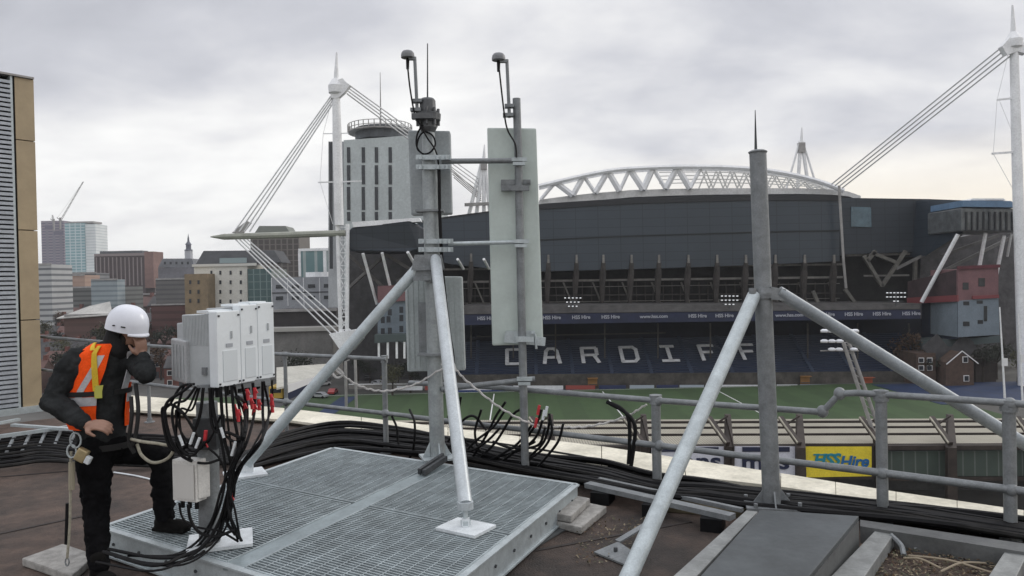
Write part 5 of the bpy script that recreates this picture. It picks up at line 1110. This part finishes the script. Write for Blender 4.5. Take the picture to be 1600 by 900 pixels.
# head frame: looks to the right, down a little and slightly to the viewer
fx = V((.93, -.30, -.22)).normalized(); sx_ = V((0, 0, 1)).cross(fx).normalized(); ux = fx.cross(sx_)
HM = Matrix((fx, sx_, ux)).transposed()
def hp(x, y, z): return headc + HM @ V((x, y, z))
b = MB()
b.ell(hp(0, 0, .02), .098, .076, .105, HM); b.ell(hp(.03, 0, -.05), .066, .058, .07, HM); b.ell(hp(.088, 0, -.005), .018, .014, .026, HM); b.ell(hp(.102, 0, -.016), .015, .015, .012, HM)
b.ell(hp(.078, 0, -.052), .018, .026, .010, HM); b.ell(hp(.066, 0, -.088), .026, .026, .022, HM)
for s_ in (-1, 1): b.ell(hp(.0, s_*.076, -.005), .022, .010, .034, HM); b.ell(hp(.078, s_*.032, .026), .016, .022, .009, HM); b.ell(hp(.055, s_*.045, -.02), .03, .022, .025, HM)
b.capsule([hp(-.015, 0, -.05), neck+V((0, 0, -.04))], [.056, .062])
chest = W(168, 585, 0)
b.capsule([neck, chest, hip+V((0, 0, .04))], [.055, .07, .08]); b.capsule([shR, elR, wrR], [.04, .03, .027]); b.capsule([shL, elL], [.035, .024]); b.capsule([elL, wrL], [.024, .026])
b.capsule([hip, hipR, kneeR, ankR], [.07, .07, .05, .035]); b.capsule([hip, hipL, kneeL, ankL], [.07, .07, .05, .035])
b.capsule([shR, chest, shL], [.04, .06, .03])
def hand(mb, wr, dirv, palmn, curl, sz=1.0, thumb=1):
    dv = dirv.normalized(); pn = (palmn-dv*palmn.dot(dv)).normalized(); sd2 = dv.cross(pn)
    pc = wr+dv*.05*sz; M = Matrix((dv, sd2, pn)).transposed(); mb.ell(pc, .052*sz, .042*sz, .017*sz, M)
    mb.capsule([wr-dv*.02, wr+dv*.02], [.027*sz, .028*sz])
    for i, (o_, ln) in enumerate(((-.030, .062), (-.010, .072), (.011, .068), (.031, .054))):
        p = wr+dv*.088*sz+sd2*o_*sz; a1 = curl*.5; pts = [p-dv*.03*sz, p]; ang = a1
        for k, f_ in enumerate((.45, .32, .23)):
            p = p+(dv*math.cos(ang)+pn*math.sin(ang))*ln*f_*1.25*sz; pts.append(p); ang += curl*.62
        mb.capsule(pts, [.010*sz, .0098*sz, .0092*sz, .0085*sz, .0075*sz], 10)
    th = wr+dv*.02*sz+sd2*-.032*sz*thumb
    mb.capsule([th, th+(dv*.6-sd2*thumb*.8)*.03*sz, th+(dv*.9-sd2*thumb*.5+pn*.4)*.062*sz], [.013*sz, .012*sz, .009*sz], 10)
hand(b, wrL, V((.0, -.02, .14)), V((-.5, .3, 0)), 1.0, 1.05, -1)
hand(b, wrR, W(158, 664, -.32)-wrR, V((.1, .4, -.5)), .9, 1.05, 1)
body = b.build('body', skin_, wk, remesh=.0055, sm=2)
# facial details and hair
e = MB()
for s_ in (-1, 1): e.ell(hp(.087, s_*.031, .012), .008, .014, .007, HM)
e.build('eyes', mat('eye_white', (.6, .6, .58), .3), wk, smooth=True)
e = MB()
for s_ in (-1, 1): e.ell(hp(.094, s_*.031, .012), .004, .006, .006, HM); e.bar(hp(.092, s_*.016, .032), hp(.084, s_*.048, .032), .006, .008)
e.build('brows', mat('hair_dark', (.015, .011, .009), .8, 0, 40, .4), wk)
e = MB(); e.ell(hp(-.022, 0, .02), .098, .084, .108, HM); e.ell(hp(-.06, 0, -.06), .055, .070, .07, HM); e.ell(hp(-.03, -.05, -.045), .04, .032, .06, HM); e.ell(hp(-.03, .05, -.045), .04, .032, .06, HM)
e.build('hair', MATS['hair_dark'], wk, remesh=.008, sm=1)
e = MB(); e.ell(hp(.052, 0, -.092), .036, .042, .026, HM)
for s_ in (-1, 1): e.ell(hp(.022, s_*.056, -.066), .036, .012, .036, HM)
e.build('beard', MATS['hair_dark'], wk, remesh=.007, sm=2)
e = MB(); e.capsule([neck+V((.0, -.02, .045)), neck+V((-.015, 0, -.03))], [.078, .098]); e.build('scarf', mat('snood_black', (.012, .012, .013), .95, 0, 12, .4), wk, remesh=.009, sm=1)
# helmet
hf = V((.95, -.22, -.24)).normalized(); hs = V((0, 0, 1)).cross(hf).normalized(); hu = hf.cross(hs); H2 = Matrix((hf, hs, hu)).transposed(); hc = W(199, 509, 0)
e = MB(); prof = []
vs = []; n_ = 36; rings = 12
for i in range(rings+1):
    t_ = i/rings*math.pi/2
    for j in range(n_):
        a = 2*math.pi*j/n_; rr = math.cos(t_)**.8 if i < rings else .02; x = .140*rr*math.cos(a); y = .122*rr*math.sin(a); zz_ = .142*math.sin(t_)
        if i == 0: x *= 1.0; zz_ = -.030-.006*max(0, -math.cos(a))
        vs.append(hc+H2 @ V((x, y, zz_)))
fs = [(i*n_+j, i*n_+(j+1) % n_, (i+1)*n_+(j+1) % n_, (i+1)*n_+j) for i in range(rings) for j in range(n_)]+[tuple(rings*n_+j for j in range(n_)), tuple(range(n_))[::-1]]
e.add(vs, fs); hw = mat('helmet_white', (.74, .76, .82), .28, 0, 5, .05, grit=.02)
hl = e.build('helmet', hw, wk, smooth=True)
e = MB(); v1 = []; 
for r_, zz_ in ((.140, -.020), (.158, -.034)):
    for k in range(13):
        a = R(-52+104*k/12); v1.append(hc+H2 @ V((r_*math.cos(a)*(1.0 if r_ < .15 else .97), .128*(r_/.148)*math.sin(a)*.9, zz_)))
e.add(v1+[v-hu*.008 for v in v1], [(k, k+1, 14+k, 13+k) for k in range(12)]+[(26+k, 26+13+k, 26+14+k, 26+k+1) for k in range(12)]+[(13+k, 14+k, 26+14+k, 26+13+k) for k in range(12)])
e.build('peak', hw, hl)
e = MB(); e.lathe([(.006, -.004), (.01, 0), (.006, .004)], hc+H2 @ V((.0, -.126, .01)), 10); e.bar(hc+H2 @ V((.05, -.118, .012)), hc+H2 @ V((.075, -.106, .012)), .004, .008)
for s_ in (-1, 1): e.tube([hc+H2 @ V((.03, s_*.112, -.02)), hp(.02, s_*.07, -.06), hp(.045, 0, -.118)], .005, 6)
e.build('chin_strap', blk, hl)
# jacket: torso loft plus sleeves, one skin
tw0 = math.atan2((shL-shR).y, (shL-shR).x)
TR = [(0.0, W(164, 704), .145, .120, .20), (.12, W(160, 686), .150, .125, .22), (.35, W(151, 646), .178, .130, .25), (.55, W(151, 608), .190, .135, .3), (.75, W(160, 575), .190, .130, .38), (.9, W(166, 549), .160, .115, .42), (1.0, W(175, 533), .085, .085, .42)]
def ringp(t_, a, grow=0.0):
    for i in range(len(TR)-1):
        if TR[i][0] <= t_ <= TR[i+1][0]+1e-6:
            k = (t_-TR[i][0])/(TR[i+1][0]-TR[i][0]); A, B = TR[i], TR[i+1]; break
    c = A[1].lerp(B[1], k); rx = A[2]*(1-k)+B[2]*k+grow; ry = A[3]*(1-k)+B[3]*k+grow; ro = A[4]*(1-k)+B[4]*k
    x, y = rx*math.cos(a), ry*math.sin(a); return c+V((x*math.cos(ro)-y*math.sin(ro), x*math.sin(ro)+y*math.cos(ro), 0))
def loft(a0, a1, t0, t1, grow, nu=24, nv=16, close=False, th=.006, fold=0.0, holef=None):
    mb = MB(); vs = []
    for layer in (0, 1):
        for j in range(nv+1):
            t_ = t0+(t1-t0)*j/nv
            for i in range(nu+1):
                a = a0+(a1-a0)*i/nu; g_ = grow+fold*math.sin(a*9+t_*7)*math.sin(t_*11+a*3)-(th if layer else 0); vs.append(ringp(t_, a, g_))
    n1 = nu+1; o_ = (nv+1)*n1; fs = []
    ok = lambda i, j: holef is None or not holef(a0+(a1-a0)*(i+.5)/nu, t0+(t1-t0)*(j+.5)/nv)
    for j in range(nv):
        for i in range(nu):
            if not ok(i, j): continue
            q = (j*n1+i, j*n1+i+1, (j+1)*n1+i+1, (j+1)*n1+i); fs.append(q); fs.append(tuple(x+o_ for x in q[::-1]))
            if i == 0 or not ok(i-1, j): fs.append((j*n1+i, (j+1)*n1+i, (j+1)*n1+i+o_, j*n1+i+o_))
            if i == nu-1 or not ok(i+1, j): fs.append((j*n1+i+1, j*n1+i+1+o_, (j+1)*n1+i+1+o_, (j+1)*n1+i+1))
            if j == 0 or not ok(i, j-1): fs.append((j*n1+i, j*n1+i+o_, j*n1+i+1+o_, j*n1+i+1))
            if j == nv-1 or not ok(i, j+1): fs.append(((j+1)*n1+i, (j+1)*n1+i+1, (j+1)*n1+i+1+o_, (j+1)*n1+i+o_))
    mb.add(vs, fs); return mb
j_ = MB(); rows = 14; vs = []
for r_ in range(rows+1):
    t_ = r_/rows
    for i in range(28): vs.append(ringp(t_, 2*math.pi*i/28, .004*math.sin(i*1.7+t_*9)))
j_.add(vs, [(r_*28+i, r_*28+(i+1) % 28, (r_+1)*28+(i+1) % 28, (r_+1)*28+i) for r_ in range(rows) for i in range(28)]+[tuple(range(28))[::-1], tuple(rows*28+i for i in range(28))])
sh2 = shR.lerp(ringp(.85, math.pi, -.08), .25)
j_.capsule([sh2, shR.lerp(elR, .25), shR.lerp(elR, .6), elR, elR.lerp(wrR, .35), elR.lerp(wrR, .75), wrR.lerp(elR, .06)], [.100, .100, .092, .086, .076, .062, .050], 20)
j_.capsule([shL.lerp(chest, .3), shL.lerp(elL, .3), elL], [.092, .085, .072], 20); j_.capsule([elL, elL.lerp(wrL, .4), wrL.lerp(elL, .1)], [.070, .062, .048], 20)
for k, (a, b2, rr) in enumerate(((shR, elR, .093), (shR, elR, .089), (elR, wrR, .074), (elR, wrR, .066), (elL, wrL, .066))):      # sleeve folds
    p = a.lerp(b2, (.55, .82, .25, .6, .5)[k]); dv = (b2-a).normalized(); j_.ell(p, rr*1.04, rr*1.04, .012, dv.to_track_quat('Z', 'Y').to_matrix())
j_.build('jacket', jack, wk, remesh=.009, sm=2, disp=.020)
tr = MB(); tr.ell(hip+V((.01, 0, -.03)), .155, .125, .12)
tr.capsule([hipR, hipR.lerp(kneeR, .5), kneeR, kneeR.lerp(ankR, .5), ankR+V((0, 0, .03))], [.118, .105, .088, .078, .072], 20)
tr.capsule([hipL, hipL.lerp(kneeL, .5), kneeL, kneeL.lerp(ankL, .5), ankL+V((0, 0, .03))], [.112, .100, .084, .076, .070], 20)
for p, dv, rr in ((kneeR.lerp(ankR, .75), V((0, 0, 1)), .082), (kneeR.lerp(ankR, .35), V((0, .1, 1)), .086), (kneeL.lerp(ankL, .8), V((0, 0, 1)), .080), (kneeL.lerp(ankL, .45), V((.1, 0, 1)), .082), (hipR.lerp(kneeR, .75), V((0, 0, 1)), .102)):
    tr.ell(p, rr, rr, .016, dv.to_track_quat('Z', 'Y').to_matrix())
tr.build('trousers', trou, wk, remesh=.010, sm=2, disp=.026)
for ank, dv in ((ankR, V((.8, -.6, 0))), (ankL, V((.96, -.28, 0)))):
    dv.normalize(); sd3 = V((-dv.y, dv.x, 0)); M = Matrix((dv, sd3, V((0, 0, 1)))).transposed(); zb = ank.z-.085
    bb = MB(); o_ = V((ank.x, ank.y, zb)); bb.ell(o_+dv*.12+V((0, 0, .045)), .10, .05, .045, M); bb.ell(o_+dv*-.01+V((0, 0, .055)), .07, .046, .06, M); bb.capsule([o_+V((0, 0, .07)), o_+V((0, 0, .16))], [.052, .056]); bb.box(o_+dv*.055+V((0, 0, .014)), (.26, .085, .026), 0, 0, M)
    bb.build('boot', mat('boot_black', (.007, .0065, .006), .8, 0, 12, .3, spec=.15), wk, remesh=.008, sm=1)
# vest : shell with arm holes and open front (front opening faces right and to the viewer)
OP = -1.10      # angle of the front opening
org = mat('vest_orange', (1.0, .10, .012), .8, 0, 8, .10, .4, 12, spec=.15)
def armhole(a, t_):
    a = (a+math.pi) % (2*math.pi)-math.pi
    return t_ > .60 and (abs(abs(a)-math.pi) < .62*min(1, (t_-.5)/.15) or abs(a) < .55) and t_ < .93
loft(OP+.30-2*math.pi+.52, OP-.30, .235, .985, .016, 60, 40, fold=.004, holef=armhole).build('vest', org, wk, smooth=True)
silv = mat('reflective_silver', (.50, .50, .52), .35, .2, 20, .15)
ve = bpy.data.objects['vest']
loft(OP+.30-2*math.pi+.52, OP-.30, .44, .51, .021, 60, 3, fold=.004).build('reflective_band', silv, ve, smooth=True)
def strap_on(pts, wdt, m_, name, grow=.026, par=None):
    mb = MB(); q = []
    for (t_, a) in pts:
        q.append((ringp(t_, a, grow), ringp(t_, a+wdt/max(.08, .15), grow), ringp(t_, a+wdt/max(.08, .15), grow-.008), ringp(t_, a, grow-.008)))
    vs = [v for x in q for v in x]; fs = []
    for i in range(len(q)-1):
        for k in range(4): fs.append((i*4+k, i*4+(k+1) % 4, (i+1)*4+(k+1) % 4, (i+1)*4+k))
    fs += [(0, 1, 2, 3), tuple((len(q)-1)*4+k for k in (3, 2, 1, 0))]
    mb.add(vs, fs); return mb.build(name, m_, par or wk, smooth=False)
lin = lambda a, b_, n_: [(a[0]+(b_[0]-a[0])*i/n_, a[1]+(b_[1]-a[1])*i/n_) for i in range(n_+1)]
yel = mat('harness_yellow', (.75, .50, .03), .7, 0, 10, .15)
strap_on(lin((.50, -2.05), (.88, -1.75), 10), .032, silv, 'reflective_band', .022, ve)
strap_on(lin((.52, -.62), (.92, -.75), 10), .04, silv, 'reflective_band', .022, ve)
hn = strap_on(lin((.56, -1.52), (.97, -2.05), 12), .024, yel, 'harness_strap', .032)
strap_on(lin((.50, -1.45), (.61, -1.5), 4), .03, mat('harness_lime', (.50, .50, .10), .7), 'harness_buckle', .036)
strap_on(lin((.93, -2.15), (1.0, -2.6), 4), .03, yel, 'harness_strap', .034)
mb = loft(OP-2*math.pi+.2, OP-.1, .515, .555, .026, 60, 2); mb.build('harness_belt', mat('harness_black', (.012, .012, .012), .8), wk)
mb = loft(0, 2*math.pi, .03, .09, .022, 50, 2); mb.build('waist_belt', MATS['harness_black'], wk)
# gear hanging from the harness
t = thing('karabiner', W(112, 705, -.2), 'silver and brass rope grab hanging at the right hip of the worker', 'climbing gear')
e = MB()
for (cx, cy, rr) in ((118, 688, .035), (112, 705, .03)):
    c = W(cx, cy, -.24); e.tube([c+V((rr*math.cos(a*.524), 0, rr*1.4*math.sin(a*.524))) for a in range(13)], .006, 6)
e.build('ring', galvl, t)
e = MB(); c = W(128, 711, -.24); e.box(c, (.07, .04, .085), 0, 0, Matrix.Rotation(.5, 3, 'Y')); e.build('body', mat('brass_grab', (.42, .34, .19), .4, .5, 10, .2), t, bevel=.01)
e = MB(); e.box(c+V((.045, -.01, -.03)), (.035, .03, .05), 0, 0, Matrix.Rotation(.5, 3, 'Y')); e.build('cam', plate, t, bevel=.006)
t = thing('lanyard', W(110, 870, -.2), 'pale rope lanyard hanging straight down beside the right leg', 'lanyard')
e = MB(); e.tube(spline([W(111, 705, -.22), W(110, 760, -.22), W(109, 820, -.22), W(105, 872, -.22)]), .009, 6); e.build('rope', mat('lanyard_rope', (.36, .34, .27), .9, 0, 40, .3), t)
e = MB(); e.tube([W(112, 722, -.22), W(112, 765, -.22)], .019, 8); e.build('sleeve', mat('sleeve_tan', (.30, .27, .20), .8), t)
e = MB(); e.tube([W(106, 786, -.22), W(104, 850, -.22)], .013, 8); e.build('weight', blk, t)
e = MB(); c = W(105, 878, -.22); e.tube([c+V((.012*math.cos(a*.524), 0, .025*math.sin(a*.524))) for a in range(13)], .005, 6); e.build('hook', galvd, t)
e = MB(); e.tube(spline([W(205, 686, -.2), W(222, 690, -.25), W(252, 694, -.28), W(271, 700, -.26), W(262, 716, -.24), W(240, 723, -.22), W(222, 712, -.2), W(214, 694, -.18)]), .010, 7)
tag(e.build('rope_loop', mat('lanyard_rope', (.36, .34, .27), .9)), 'tan rope loop hanging off the left hip of the worker', 'rope')
for i, pts in enumerate(([(205, 620, -.16), (206, 650, -.2), (202, 690, -.2), (210, 708, -.2)], [(212, 600, -.1), (216, 640, -.18), (212, 680, -.2), (204, 700, -.2)])):
    e = MB(); e.tube(spline([W(*p) for p in pts]), .013, 7); tag(e.build('harness_strap_end', MATS['harness_black']), ['long black strap hanging down the chest front of the worker', 'short black strap hanging beside the raised elbow'][i], 'strap')
# ================================================================== HAZE over the city
hz_ = MB(); hz_.box((0, 2500, 57), (9100, 6100, 168)); ho = hz_.build('haze', bpy.data.materials.new('haze_air')); ho['kind'] = 'stuff'; ho.display_type = 'WIRE'
hm_ = ho.data.materials[0]; hm_.use_nodes = True; ht = hm_.node_tree; ht.nodes.remove(ht.nodes['Principled BSDF'])
pv = ht.nodes.new('ShaderNodeVolumePrincipled'); pv.inputs['Density'].default_value = .00013; pv.inputs['Color'].default_value = (.9, .92, .96, 1); pv.inputs['Anisotropy'].default_value = .2
ht.links.new(pv.outputs[0], ht.nodes['Material Output'].inputs['Volume'])
